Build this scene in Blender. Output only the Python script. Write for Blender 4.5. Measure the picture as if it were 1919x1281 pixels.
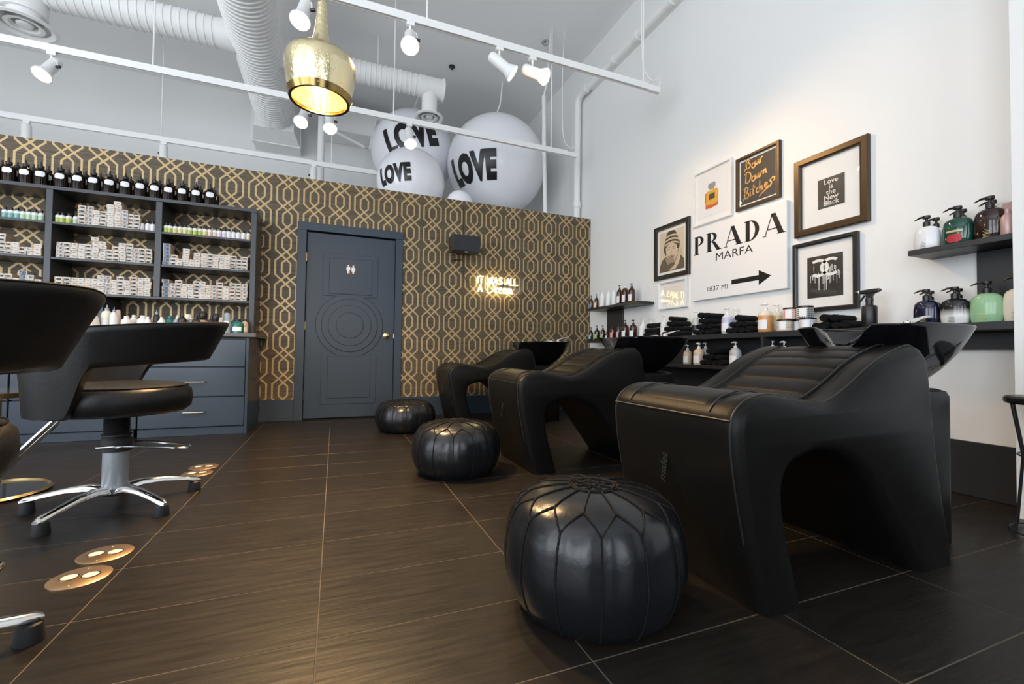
import bpy, bmesh, math, random
from mathutils import Vector, Matrix
from mathutils.geometry import tessellate_polygon
random.seed(7)
PI = math.pi
SC = bpy.context.scene
COL = SC.collection
for o in list(bpy.data.objects):
    bpy.data.objects.remove(o, do_unlink=True)

# ------------------------------------------------------------------ camera
IW, IH, FPX = 1919.0, 1281.0, 830.0
YAW, PIT, ROL, HC = math.radians(-21.8), math.radians(1.47), math.radians(.73), .735
_f = Vector((-math.sin(YAW) * math.cos(PIT), math.cos(YAW) * math.cos(PIT), math.sin(PIT)))
_r0 = Vector((math.cos(YAW), math.sin(YAW), 0))
_u0 = _r0.cross(_f)
_r = math.cos(ROL) * _r0 + math.sin(ROL) * _u0
_u = -math.sin(ROL) * _r0 + math.cos(ROL) * _u0
cam_data = bpy.data.cameras.new('camera')
cam = bpy.data.objects.new('camera', cam_data)
COL.objects.link(cam)
cam_data.sensor_fit = 'HORIZONTAL'
cam_data.sensor_width = 36
cam_data.lens = 36 * FPX / IW
cam_data.clip_start = .02
cam.matrix_world = Matrix(((_r.x, _u.x, -_f.x, 0), (_r.y, _u.y, -_f.y, 0), (_r.z, _u.z, -_f.z, HC), (0, 0, 0, 1)))
SC.camera = cam
def ray(px, py): return _f + (px - IW / 2) / FPX * _r - (py - IH / 2) / FPX * _u
def onx(px, py, X): d = ray(px, py); return Vector((0, 0, HC)) + d * (X / d.x)
def ony(px, py, Y): d = ray(px, py); return Vector((0, 0, HC)) + d * (Y / d.y)
def onz(px, py, Z): d = ray(px, py); return Vector((0, 0, HC)) + d * ((Z - HC) / d.z)

# ------------------------------------------------------------------ world, daylight, exposure
SC.view_settings.view_transform = 'Standard'
SC.view_settings.look = 'None'
SC.view_settings.gamma = 1
SC.view_settings.use_curve_mapping = False
SC.view_settings.exposure = -0.05
world = bpy.data.worlds.new('sky'); SC.world = world
world.use_nodes = True
wn = world.node_tree.nodes
wn['Background'].inputs[0].default_value = (.62, .78, 1, 1)
wn['Background'].inputs[1].default_value = 1.0
DAY = (.90, .95, 1.0)
def area_light(name, loc, rot, sx, sy, power, color):
    l = bpy.data.lights.new(name, 'AREA'); l.shape = 'RECTANGLE'; l.size = sx; l.size_y = sy
    l.energy = power; l.color = color
    o = bpy.data.objects.new(name, l); COL.objects.link(o); o.location = loc; o.rotation_euler = rot
    return o
WINS = [(-5.7, -3.9), (-3.5, -1.7), (-.1, 1.5)]      # street windows behind the camera
LWINS = [(-2.2, 0.0), (.6, 2.8)]                     # windows on the left side wall
for (a, b), e in zip(WINS, (165, 145, 70)):
    area_light('window_daylight', ((a + b) / 2, -3.36, 2.4), (PI / 2 + .35, 0, 0), b - a - .1, 4.2, e, DAY)
for a, b in LWINS:
    area_light('window_daylight', (-5.86, (a + b) / 2, 2.4), (PI / 2 + .35, 0, -PI / 2), b - a - .1, 4.2, 145, DAY)
WARM = (1.0, .64, .30)

# ------------------------------------------------------------------ materials
MATS = {}
def mat(name, col=(.5, .5, .5), rough=.5, metal=0., spec=.5, emit=None, es=0., noise=0., nscale=20., bump=0., bscale=60., coat=0., trans=0., stretch=(1, 1, 1), alpha=1., sheen=0.):
    if name in MATS: return MATS[name]
    m = bpy.data.materials.new(name); m.use_nodes = True
    nt = m.node_tree; b = nt.nodes['Principled BSDF']
    b.inputs['Base Color'].default_value = (*col, 1)
    b.inputs['Roughness'].default_value = rough
    b.inputs['Metallic'].default_value = metal
    b.inputs['Specular IOR Level'].default_value = spec
    b.inputs['Coat Weight'].default_value = coat
    b.inputs['Transmission Weight'].default_value = trans
    b.inputs['Alpha'].default_value = alpha
    if sheen: b.inputs['Sheen Weight'].default_value = sheen
    if emit:
        b.inputs['Emission Color'].default_value = (*emit, 1); b.inputs['Emission Strength'].default_value = es
    if noise or bump:
        tc = nt.nodes.new('ShaderNodeTexCoord'); mp = nt.nodes.new('ShaderNodeMapping')
        mp.inputs['Scale'].default_value = stretch
        nt.links.new(tc.outputs['Object'], mp.inputs['Vector'])
        if noise:
            n = nt.nodes.new('ShaderNodeTexNoise'); n.inputs['Scale'].default_value = nscale; n.inputs['Detail'].default_value = 5
            nt.links.new(mp.outputs[0], n.inputs['Vector'])
            mx = nt.nodes.new('ShaderNodeMix'); mx.data_type = 'RGBA'
            mx.inputs[6].default_value = (*[c * (1 - noise) for c in col], 1)
            mx.inputs[7].default_value = (*[min(1, c * (1 + noise)) for c in col], 1)
            nt.links.new(n.outputs['Fac'], mx.inputs[0]); nt.links.new(mx.outputs[2], b.inputs['Base Color'])
        if bump:
            n2 = nt.nodes.new('ShaderNodeTexNoise'); n2.inputs['Scale'].default_value = bscale; n2.inputs['Detail'].default_value = 6
            nt.links.new(mp.outputs[0], n2.inputs['Vector'])
            bp = nt.nodes.new('ShaderNodeBump'); bp.inputs['Strength'].default_value = bump; bp.inputs['Distance'].default_value = .01
            nt.links.new(n2.outputs['Fac'], bp.inputs['Height']); nt.links.new(bp.outputs[0], b.inputs['Normal'])
    MATS[name] = m
    return m

class NX:
    """tiny expression helper for shader maths"""
    def __init__(s, nt, sock): s.nt, s.s = nt, sock
    def _op(s, op, o=None, p=None, rev=False):
        n = s.nt.nodes.new('ShaderNodeMath'); n.operation = op
        a = [s, o, p]
        if rev: a = [o, s, p]
        for i, v in enumerate(a):
            if v is None: continue
            if isinstance(v, NX): s.nt.links.new(v.s, n.inputs[i])
            else: n.inputs[i].default_value = v
        return NX(s.nt, n.outputs[0])
    def __add__(s, o): return s._op('ADD', o)
    def __sub__(s, o): return s._op('SUBTRACT', o)
    def __rsub__(s, o): return s._op('SUBTRACT', o, rev=True)
    def __mul__(s, o): return s._op('MULTIPLY', o)
    def abs(s): return s._op('ABSOLUTE')
    def gt(s, o): return s._op('GREATER_THAN', o)
    def lt(s, o): return s._op('LESS_THAN', o)
    def min(s, o): return s._op('MINIMUM', o)
    def max(s, o): return s._op('MAXIMUM', o)
    def floormod(s, m): return s._op('FLOORED_MODULO', m)
    def f(s, op, o=None): return s._op(op, o)

def coords(nt, kind='Object'):
    tc = nt.nodes.new('ShaderNodeTexCoord'); sp = nt.nodes.new('ShaderNodeSeparateXYZ')
    nt.links.new(tc.outputs[kind], sp.inputs[0])
    return [NX(nt, sp.outputs[i]) for i in range(3)], tc.outputs[kind]
def mixrgb(nt, fac, a, b):
    mx = nt.nodes.new('ShaderNodeMix'); mx.data_type = 'RGBA'
    for i, v in ((0, fac), (6, a), (7, b)):
        if isinstance(v, NX): nt.links.new(v.s, mx.inputs[i])
        elif hasattr(v, 'is_linked'): nt.links.new(v, mx.inputs[i])
        elif i == 0: mx.inputs[0].default_value = v
        else: mx.inputs[i].default_value = (*v, 1)
    return mx.outputs[2]
def noise_fac(nt, vec, scale, stretch=(1, 1, 1), detail=5):
    mp = nt.nodes.new('ShaderNodeMapping'); mp.inputs['Scale'].default_value = stretch
    nt.links.new(vec, mp.inputs['Vector'])
    n = nt.nodes.new('ShaderNodeTexNoise'); n.inputs['Scale'].default_value = scale; n.inputs['Detail'].default_value = detail
    nt.links.new(mp.outputs[0], n.inputs['Vector'])
    return NX(nt, n.outputs['Fac'])
def base_mat(name, rough=.5, metal=0.):
    m = bpy.data.materials.new(name); m.use_nodes = True
    nt = m.node_tree; b = nt.nodes['Principled BSDF']
    b.inputs['Roughness'].default_value = rough; b.inputs['Metallic'].default_value = metal
    MATS[name] = m
    return m, nt, b
def add_bump(nt, b, h, strength, dist=.005):
    bp = nt.nodes.new('ShaderNodeBump'); bp.inputs['Strength'].default_value = strength; bp.inputs['Distance'].default_value = dist
    nt.links.new(h.s, bp.inputs['Height']); nt.links.new(bp.outputs[0], b.inputs['Normal'])

def wallpaper_mat():
    m, nt, b = base_mat('wallpaper', .55)
    (x, y, z), vec = coords(nt)
    P_, T = .2555, .2577
    a, bb, hi, s = .101, .041, .087, .962
    vo, vi = (T - hi) - a * s, hi - bb * s
    nrm = 1 / math.sqrt(1 + s * s)
    u = ((x - 1.041 + P_ / 2).floormod(P_) - P_ / 2).abs()
    v = ((z - 2.1167 + T / 2).floormod(T) - T / 2).abs()
    big = 1.0
    d1 = (u - a).abs() + v.gt(vo) * big
    d2 = ((v - vo) + (u - a) * s).abs() * nrm + v.lt(vo) * big
    d3 = (u - bb).abs() + v.gt(vi) * big
    d4 = ((v - hi) + u * s).abs() * nrm + v.lt(vi - .004) * big + u.gt(bb + .004) * big
    d5 = ((v - hi) - u * s).abs() * nrm + v.lt(hi - .008) * big
    d = d1.min(d2).min(d3).min(d4).min(d5)
    line = d.lt(.0084)
    n1 = noise_fac(nt, vec, 60, (.06, 1, 4), 4)
    n2 = noise_fac(nt, vec, 8, (.3, 1, 1), 3)
    n3 = ((n1 - .5) * 2.6 + .5).max(0.).min(1.)
    cloth = mixrgb(nt, n3, (.022, .016, .008), (.150, .108, .058))
    gold = mixrgb(nt, n1, (.40, .27, .12), (.56, .41, .21))
    nt.links.new(mixrgb(nt, line, cloth, gold), b.inputs['Base Color'])
    nt.links.new((line * -.16 + .56).s, b.inputs['Roughness'])
    nt.links.new((line * .35).s, b.inputs['Metallic'])
    add_bump(nt, b, n1 + line * .6, .25, .002)
    return m
def tile_mat():
    m, nt, b = base_mat('floor_tile', .34)
    b.inputs['Specular IOR Level'].default_value = .28
    (x, y, z), vec = coords(nt)
    oi = nt.nodes.new('ShaderNodeObjectInfo')
    rnd = NX(nt, oi.outputs['Random'])
    va = nt.nodes.new('ShaderNodeVectorMath'); va.operation = 'ADD'
    nt.links.new(vec, va.inputs[0]); nt.links.new(oi.outputs['Location'], va.inputs[1])
    n1 = noise_fac(nt, va.outputs[0], 26, (.22, 1.6, 1), 6)
    n2 = noise_fac(nt, va.outputs[0], 3, (1, 1, 1), 3)
    c = mixrgb(nt, n1, (.0075, .0060, .0048), (.019, .0152, .012))
    nt.links.new(c, b.inputs['Base Color'])
    nt.links.new((n1 * .22 + n2 * .1 + rnd * .05 + .19).s, b.inputs['Roughness'])
    add_bump(nt, b, n1, .35, .004)
    return m
def box_mat(name, base, tan, ink, kind):
    """printed carton: kraft edge strips and a dark print block on the front"""
    m, nt, b = base_mat(name, .6)
    (x, y, z), vec = coords(nt)
    oi = nt.nodes.new('ShaderNodeObjectInfo'); rnd = NX(nt, oi.outputs['Random'])
    edge = x.abs().gt(.0205)
    n = noise_fac(nt, vec, 160, (1, 1, 1.6), 2)
    if kind == 0: pr = (x.abs().lt(.016)) * ((z - .017).abs().lt(.004)) * n.gt(.47)
    elif kind == 1: pr = (x.abs().lt(.018)) * ((z - .012).abs().lt(.007)) * n.gt(.38)
    else: pr = (x.abs().lt(.02)) * ((z - .016).abs().lt(.011)) * n.gt(.5)
    c = mixrgb(nt, edge * .75, base, tan)
    c = mixrgb(nt, pr, c, ink)
    nt.links.new(c, b.inputs['Base Color'])
    return m
def dot_mat(name, base, dots, scale=1.):
    m, nt, b = base_mat(name, .35)
    (x, y, z), vec = coords(nt)
    ang = y.f('ARCTAN2', x) * (.05 / .0125 / scale)
    u = (ang + .5).floormod(1.) - .5
    v = (z * (1 / .0125 / scale)).floormod(1.) - .5
    dd = (u * u + v * v)
    c = mixrgb(nt, dd.lt(.14), base, dots[0])
    if len(dots) > 1:
        par = (ang * .5 + .25).floormod(1.).gt(.5)
        c = mixrgb(nt, dd.lt(.14), base, mixrgb(nt, par, dots[0], dots[1]))
    nt.links.new(c, b.inputs['Base Color'])
    return m
def zsplit_mat(name, c0, c1, z0, rough=.3, soft=.02, spec=.5):
    m, nt, b = base_mat(name, rough)
    (x, y, z), vec = coords(nt)
    fac = (z - z0) * (1 / soft) + .5
    n = fac.min(1.).max(0.)
    nt.links.new(mixrgb(nt, n, c0, c1), b.inputs['Base Color'])
    return m

M_white = mat('wall_paint', (.84, .84, .83), .6, bump=.04, bscale=150)
M_ceil = mat('ceiling_paint', (.92, .92, .91), .8, bump=.05, bscale=90)
M_wp = wallpaper_mat()
M_slate = mat('slate_blue_paint', (.029, .043, .061), .42, noise=.08, nscale=4)
M_slate_gloss = mat('slate_blue_laminate', (.022, .036, .056), .3, noise=.06, nscale=4)
M_dark = mat('charcoal_laminate', (.020, .021, .024), .4, noise=.1, nscale=6)
M_shelfedge = mat('shelf_laminate', (.034, .037, .043), .36)
M_grout = mat('grout', (.115, .085, .058), .8)
M_tile = tile_mat()
M_leather = mat('black_leather', (.009, .0088, .009), .38, spec=.35, bump=.12, bscale=240, noise=.25, nscale=9)
M_leather2 = mat('matte_black_leather', (.0055, .0052, .0048), .38, spec=.15, bump=.09, bscale=260, noise=.25, nscale=7)
M_pouf = mat('pouf_leather', (.006, .007, .009), .27, spec=.5, bump=.22, bscale=16, noise=.35, nscale=10)
M_stitch = mat('stitching', (.007, .006, .006), .7, spec=.2)
M_pipe = mat('leather_piping', (.010, .010, .010), .45)
M_ceramic = mat('black_ceramic', (.003, .003, .004), .07, spec=.3)
M_chrome = mat('chrome', (.75, .74, .72), .12, 1.)
M_grey = mat('grey_column', (.34, .36, .39), .35, .3)
M_rubber = mat('black_rubber', (.012, .012, .013), .6)
M_black = mat('black_plastic', (.012, .012, .013), .35)
M_brass = mat('brass', (.72, .52, .24), .22, 1.)
M_brassb = mat('brushed_brass', (.50, .34, .20), .38, 1., bump=.05, bscale=200)
M_gold = mat('hammered_gold', (.80, .69, .43), .17, 1., bump=.5, bscale=34)
M_goldin = mat('gold_inside', (.85, .68, .38), .3, .85)
M_golddark = mat('dark_gold', (.30, .21, .08), .2, 1.)
M_wmetal = mat('white_metal', (.84, .84, .83), .42)
M_duct = mat('white_duct', (.86, .86, .85), .5)
M_bulb = mat('lit_lamp_face', (1, .9, .7), .3, emit=(1, .72, .42), es=28)
M_bulb2 = mat('lit_pendant_bulb', (1, .9, .7), .3, emit=(1, .74, .42), es=30)
M_neon = mat('neon_tube', (1, .9, .6), .3, emit=(1, .80, .36), es=20)
M_balloon = mat('white_balloon_vinyl', (.86, .86, .90), .22)
M_ink = mat('black_print', (.006, .006, .007), .35)
M_paper = mat('white_paper', (.84, .83, .81), .6)
M_canvas = mat('white_canvas', (.82, .82, .83), .55)
M_label = mat('white_label', (.85, .85, .86), .5)
M_amber = mat('amber_glass', (.008, .0035, .002), .08, spec=.14)
M_towel = mat('black_towel', (.011, .011, .012), .95, bump=.9, bscale=220, spec=.2)
M_framew = mat('white_frame', (.80, .80, .80), .4)
M_frameb = mat('black_frame', (.014, .012, .010), .32)
M_framebr = mat('bronze_frame', (.060, .036, .016), .33, .45, noise=.3, nscale=14, stretch=(1, .2, .2))
M_handle = mat('champagne_handle', (.62, .52, .40), .3, 1.)
M_silver = mat('silver', (.6, .6, .6), .3, 1.)
M_mirror = mat('dark_tabletop', (.02, .022, .025), .1)

def glass_mat():
    m = bpy.data.materials.new('picture_glass'); m.use_nodes = True
    nt = m.node_tree; nt.nodes.remove(nt.nodes['Principled BSDF'])
    out = nt.nodes['Material Output']
    tr = nt.nodes.new('ShaderNodeBsdfTransparent'); gl = nt.nodes.new('ShaderNodeBsdfGlossy'); gl.inputs['Roughness'].default_value = .02
    ge = nt.nodes.new('ShaderNodeNewGeometry'); dp = nt.nodes.new('ShaderNodeVectorMath'); dp.operation = 'DOT_PRODUCT'
    nt.links.new(ge.outputs['Normal'], dp.inputs[0]); nt.links.new(ge.outputs['Incoming'], dp.inputs[1])
    fr = ((1. - NX(nt, dp.outputs['Value']).abs()).f('POWER', 5.) * .95 + .05)      # Schlick, same from both sides
    mx = nt.nodes.new('ShaderNodeMixShader')
    nt.links.new(fr.s, mx.inputs[0]); nt.links.new(tr.outputs[0], mx.inputs[1]); nt.links.new(gl.outputs[0], mx.inputs[2])
    nt.links.new(mx.outputs[0], out.inputs[0])
    MATS['picture_glass'] = m
    return m
M_glass = glass_mat()

# ------------------------------------------------------------------ mesh helpers
class MB:
    def __init__(s): s.v, s.f, s.m = [], [], []
    def add(s, verts, faces, mi=0):
        o = len(s.v); s.v += [tuple(p) for p in verts]
        s.f += [tuple(i + o for i in f) for f in faces]; s.m += [mi] * len(faces)
        return s
    def box(s, x0, x1, y0, y1, z0, z1, mi=0):
        v = [(x, y, z) for z in (z0, z1) for y in (y0, y1) for x in (x0, x1)]
        return s.add(v, [(0, 2, 3, 1), (4, 5, 7, 6), (0, 1, 5, 4), (2, 6, 7, 3), (0, 4, 6, 2), (1, 3, 7, 5)], mi)
    def rbox(s, x0, x1, y0, y1, z0, z1, r=.004, mi=0):
        """box with chamfered edges (octagonal stack)"""
        def ring(z, i):
            a, b, c, d = x0 + i, x1 - i, y0 + i, y1 - i
            q = r
            return [(a + q, c, z), (b - q, c, z), (b, c + q, z), (b, d - q, z), (b - q, d, z), (a + q, d, z), (a, d - q, z), (a, c + q, z)]
        return s.loft([ring(z0, r), ring(z0 + r, 0), ring(z1 - r, 0), ring(z1, r)], True, True, mi)
    def loft(s, rings, closed=True, caps=True, mi=0):
        n = len(rings[0]); o = len(s.v)
        for r in rings: s.v += [tuple(p) for p in r]
        for i in range(len(rings) - 1):
            for j in range(n if closed else n - 1):
                k = (j + 1) % n
                s.f.append((o + i * n + j, o + i * n + k, o + (i + 1) * n + k, o + (i + 1) * n + j)); s.m.append(mi)
        if caps == 'tess':
            for ri in (0, len(rings) - 1):
                for tri in tessellate_polygon([[Vector(p) for p in rings[ri]]]):
                    s.f.append(tuple(o + ri * n + j for j in tri)); s.m.append(mi)
        elif caps:
            s.f.append(tuple(o + j for j in reversed(range(n)))); s.m.append(mi)
            e = o + (len(rings) - 1) * n
            s.f.append(tuple(e + j for j in range(n))); s.m.append(mi)
        return s
    def lathe(s, prof, n=24, c=(0, 0, 0), mi=0, caps=True, sx=1., sy=1.):
        rings = [[(c[0] + r * sx * math.cos(2 * PI * j / n), c[1] + r * sy * math.sin(2 * PI * j / n), c[2] + z) for j in range(n)] for r, z in prof]
        return s.loft(rings, True, caps, mi)
    def tube(s, pts, r, n=8, mi=0, closed=False, caps=True):
        pts = [Vector(p) for p in pts]; m = len(pts)
        rad = r if isinstance(r, (list, tuple)) else [r] * m
        rings = []; up = None
        for i in range(m):
            if closed: t = (pts[(i + 1) % m] - pts[i - 1])
            else: t = pts[min(i + 1, m - 1)] - pts[max(i - 1, 0)]
            t.normalize()
            if up is None: up = Vector((0, 0, 1)) if abs(t.z) < .9 else Vector((1, 0, 0))
            a = t.cross(up)
            if a.length < 1e-6: a = t.cross(Vector((.3, 1, .2)))
            a.normalize(); up = a.cross(t).normalized()
            rings.append([pts[i] + rad[i] * (math.cos(2 * PI * j / n) * a + math.sin(2 * PI * j / n) * up) for j in range(n)])
        if closed: rings.append(rings[0]); caps = False
        return s.loft(rings, True, caps, mi)
    def prism(s, poly, h, frame=None, mi=0):
        """polygon (2-D) extruded; frame = (origin, ux, uy, un)"""
        O, ux, uy, un = frame or (Vector((0, 0, 0)), Vector((1, 0, 0)), Vector((0, 1, 0)), Vector((0, 0, 1)))
        lo = [O + ux * p[0] + uy * p[1] for p in poly]
        hi = [p + un * h for p in lo]
        return s.loft([lo, hi], True, True, mi)
    def cyl(s, p0, p1, r, n=16, mi=0): return s.tube([p0, p1], r, n, mi)
    def build(s, name, mats, parent=None, smooth=35, loc=None):
        me = bpy.data.meshes.new(name); me.from_pydata(s.v, [], s.f)
        mats = mats if isinstance(mats, (list, tuple)) else [mats]
        for m in mats: me.materials.append(m)
        if len(mats) > 1: me.polygons.foreach_set('material_index', s.m)
        bm = bmesh.new(); bm.from_mesh(me); bmesh.ops.recalc_face_normals(bm, faces=bm.faces); bm.to_mesh(me); bm.free()
        if smooth:
            me.polygons.foreach_set('use_smooth', [True] * len(me.polygons))
            me.set_sharp_from_angle(angle=math.radians(smooth))
        me.update()
        return link(name, me, parent, loc)
def link(name, me, parent=None, loc=None):
    o = bpy.data.objects.new(name, me); COL.objects.link(o)
    if parent is not None: o.parent = parent
    if loc is not None: o.location = loc
    return o
def tag(o, label, cat, group=None):
    o['label'] = label; o['category'] = cat
    if group: o['group'] = group
    return o
def thing(name, label, cat, loc=(0, 0, 0), rz=0., group=None):
    o = bpy.data.objects.new(name, None); COL.objects.link(o)
    o.empty_display_size = .05
    o.location = loc; o.rotation_euler = (0, 0, rz)
    return tag(o, label, cat, group)
def struct(o): o['kind'] = 'structure'; return o
def copy_tree(o, parent=None):
    c = o.copy(); COL.objects.link(c); c.parent = parent
    for ch in list(o.children): copy_tree(ch, c)
    return c
def text_mesh(body, size, off=0., extrude=.0005, space=1., line=1., align='CENTER', shear=0.):
    cu = bpy.data.curves.new('t', 'FONT'); cu.body = body; cu.size = size; cu.offset = off; cu.extrude = extrude
    cu.space_character = space; cu.space_line = line; cu.align_x = align; cu.align_y = 'CENTER'; cu.shear = shear
    cu.resolution_u = 3
    o = bpy.data.objects.new('t', cu); COL.objects.link(o)
    dg = bpy.context.evaluated_depsgraph_get()
    me = bpy.data.meshes.new_from_object(o.evaluated_get(dg))
    bpy.data.objects.remove(o)
    return me
def spot(name, loc, target, power, angle, blend=1., color=WARM, size=.04):
    l = bpy.data.lights.new(name, 'SPOT'); l.energy = power; l.spot_size = math.radians(angle); l.spot_blend = blend
    l.color = color; l.shadow_soft_size = size
    o = bpy.data.objects.new(name, l); COL.objects.link(o); o.location = loc
    o.rotation_euler = (Vector(target) - Vector(loc)).to_track_quat('-Z', 'Y').to_euler()
    return o
def arc(cx, cy, r, a0, a1, n): return [(cx + r * math.cos(a0 + (a1 - a0) * i / n), cy + r * math.sin(a0 + (a1 - a0) * i / n)) for i in range(n + 1)]
def spline(pts, k=6):
    """Catmull-Rom through points (any dimension)"""
    P = [Vector(p) for p in pts]; out = []
    for i in range(len(P) - 1):
        p0, p1, p2, p3 = P[max(i - 1, 0)], P[i], P[i + 1], P[min(i + 2, len(P) - 1)]
        for j in range(k):
            t = j / k
            out.append(.5 * ((2 * p1) + (p2 - p0) * t + (2 * p0 - 5 * p1 + 4 * p2 - p3) * t * t + (3 * p1 - p0 - 3 * p2 + p3) * t ** 3))
    out.append(P[-1]); return out

# ================================================================== the setting
YB, XR, ZC, YREAR, XL, YF = 5.18, 3.205, 4.91, 8.25, -6.0, -3.5
floor = struct(MB().box(XL, XR, YF, YREAR, -.08, -.0007).build('floor', M_grout, smooth=0))
TW, TD, G = .617, .3145, .0032
tile_me = MB()
def tile_shape(mb, w, d):
    return mb.loft([[(-w, -d, -.01), (w, -d, -.01), (w, d, -.01), (-w, d, -.01)], [(-w, -d, -.0006), (w, -d, -.0006), (w, d, -.0006), (-w, d, -.0006)],
                    [(-w + .0006, -d + .0006, 0), (w - .0006, -d + .0006, 0), (w - .0006, d - .0006, 0), (-w + .0006, d - .0006, 0)]])
proto = tile_shape(MB(), (TW - G) / 2, (TD - G) / 2).build('tile', M_tile, floor, smooth=0)
first = True
rest = MB()
for i in range(-10, 6):
    for j in range(-18, 10):
        x0, y0 = -.0265 + i * TW, 2.185 + j * TD
        x1, y1 = min(x0 + TW, XR), min(y0 + TD, YB + .02)
        if x0 < XL or y0 < YF: continue
        cx, cy = (x0 + x1) / 2, (y0 + y1) / 2
        if i >= -7 and j >= -11:
            o = proto if first else link('tile', proto.data, floor)
            first = False
            o.location = (cx, cy, 0); o.scale = ((x1 - x0 - G) / (TW - G), (y1 - y0 - G) / (TD - G), 1)
        else:
            rest.box(x0 + G / 2, x1 - G / 2, y0 + G / 2, y1 - G / 2, -.01, 0)
r_ = rest.build('tile', M_tile, floor, smooth=0); r_['kind'] = 'stuff'

struct(MB().box(XR, XR + .15, YF, YREAR + .15, -.08, ZC).build('wall_right', M_white, smooth=0))
struct(MB().box(XL, XR, YREAR, YREAR + .15, -.08, ZC).build('wall_rear', M_white, smooth=0))
wl = MB().box(XL - .15, XL, YF, YREAR + .15, -.08, .15).box(XL - .15, XL, YF, YREAR + .15, 4.65, ZC)
ed = [YF] + [e for w in LWINS for e in w] + [YREAR + .15]
for k in range(0, len(ed), 2): wl.box(XL - .15, XL, ed[k], ed[k + 1], .15, 4.65)
struct(wl.build('wall_left', M_white, smooth=0))
for k, (a, b) in enumerate(LWINS):
    fr = MB()
    for y in (a, (a + b) / 2 - .025, b - .05): fr.box(XL - .1, XL - .04, y, y + .05, .15, 4.65)
    for z in (.15, 3.3, 4.6): fr.box(XL - .1, XL - .04, a, b, z, z + .05)
    w = struct(fr.build('window_%d' % (k + 4), M_dark, smooth=0))
    MB().box(XL - .075, XL - .069, a + .05, b - .05, .2, 4.6).build('pane', M_glass, w, smooth=0)
struct(MB().box(XL - .15, XR + .15, YF - .2, YREAR + .15, ZC, ZC + .12).build('ceiling', M_ceil, smooth=0))
wf = MB()
edges = [XL] + [e for w in WINS for e in w] + [XR]
wf.box(XL, XR, YF - .15, YF, -.08, .15).box(XL, XR, YF - .15, YF, 4.65, ZC)
for k in range(0, len(edges), 2): wf.box(edges[k], edges[k + 1], YF - .15, YF, .15, 4.65)
struct(wf.build('wall_front', M_dark, smooth=0))
for k, (a, b) in enumerate(WINS):
    fr = MB()
    for x in (a, (a + b) / 2 - .025, b - .05): fr.box(x, x + .05, YF - .1, YF - .04, .15, 4.65)
    for z in (.15, 3.3, 4.6): fr.box(a, b, YF - .1, YF - .04, z, z + .05)
    w = struct(fr.build('window_%d' % (k + 1), M_dark, smooth=0))
    MB().box(a + .05, b - .05, YF - .075, YF - .069, .2, 4.6).build('pane', M_glass, w, smooth=0)
# pilaster where the front shop corner returns
struct(MB().box(2.965, XR, .72, 1.055, 0, ZC).build('trim_1', M_white, smooth=0))
# partition with wallpaper and door opening
DX0, DX1, DZ = -.298, .620, 2.008
wb = MB()
wb.box(XL, DX0 - .02, YB, YB + .12, 0, 2.578).box(DX1 + .02, XR, YB, YB + .12, 0, 2.578).box(DX0 - .02, DX1 + .02, YB, YB + .12, DZ + .02, 2.578)
struct(wb.build('wall_back', M_wp, smooth=0))
struct(MB().box(XL, XR, YB + .12, YREAR, 2.42, 2.52).build('ceiling_back_room', M_ceil, smooth=0))
bb = MB()
bb.rbox(-.70, DX0 - .092, YB - .016, YB, 0, .222, .003).rbox(DX1 + .085, XR, YB - .016, YB, 0, .222, .003)
struct(bb.build('baseboard_back', M_slate, smooth=0))
struct(MB().rbox(XR - .016, XR, 1.055, YB - .016, 0, .292, .003).rbox(XR - .016, XR, YF, .72, 0, .292, .003).build('baseboard_right', M_dark, smooth=0))

# ---- door
door = struct(thing('door_1', '', ''))
del door['label']; del door['category']
cas = MB()
for x0, x1 in ((DX0 - .092, DX0 - .004), (DX1 + .004, DX1 + .085)): cas.rbox(x0, x1, YB - .022, YB + .1, 0, DZ + .012, .003)
cas.rbox(DX0 - .092, DX1 + .085, YB - .022, YB + .1, DZ + .012, DZ + .098, .003)
cas.build('door_casing', M_slate, door, smooth=0)
MB().rbox(DX0, DX1, YB + .012, YB + .056, .014, DZ, .002).build('door_slab', M_slate, door, smooth=0)
pc, zc_ = .150, 1.018
YD = YB + .012
pan = MB()
for z0, z1, zz0, zz1 in ((1.335, 1.80, 1.36, 1.755), (.16, .70, .225, .68)):
    pan.rbox(pc - .285, pc + .285, YD - .006, YD, z0, z1, .003).rbox(pc - .222, pc + .222, YD - .012, YD, zz0, zz1, .004)
pan.build('door_panel', M_slate, door, smooth=0)
def discy(r, y0, y1, b=.006, n=64):
    return MB().loft([[(pc + q * math.cos(2 * PI * k / n), y, zc_ + q * math.sin(2 * PI * k / n)) for k in range(n)] for q, y in ((r, y0), (r, y1 + b), (r - b, y1))])
for r, d in ((.350, .008), (.292, .017), (.225, .022), (.143, .028)):
    discy(r, YD - .001, YD - d).build('door_disc', M_slate, door)
kn = MB().lathe([(.0, -.002), (.032, -.002), (.032, .006), (.012, .012), (.011, .034), (.024, .040), (.029, .052), (.026, .064), (.012, .070), (.0, .071)], 24)
ko = kn.build('door_knob', M_brass, door); ko.location = (.535, YD, .915); ko.rotation_euler = (PI / 2, 0, 0)
MB().box(DX1 - .003, DX1 + .008, YD - .002, YD + .02, .89, .94).build('strike_plate', M_brass, door, smooth=0)
for z in (1.735, 1.0, .26):
    MB().cyl((DX0 - .002, YB - .003, z - .045), (DX0 - .002, YB - .003, z + .045), .008, 10).build('hinge', M_brass, door)
sg = MB().loft([[(.147 + q * math.cos(2 * PI * k / 32), y, 1.635 + q * math.sin(2 * PI * k / 32)) for k in range(32)] for q, y in ((.066, YD), (.066, YD - .010), (.062, YD - .013))]).build('restroom_sign', mat('sign_brown', (.09, .045, .035), .45), door)
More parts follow.
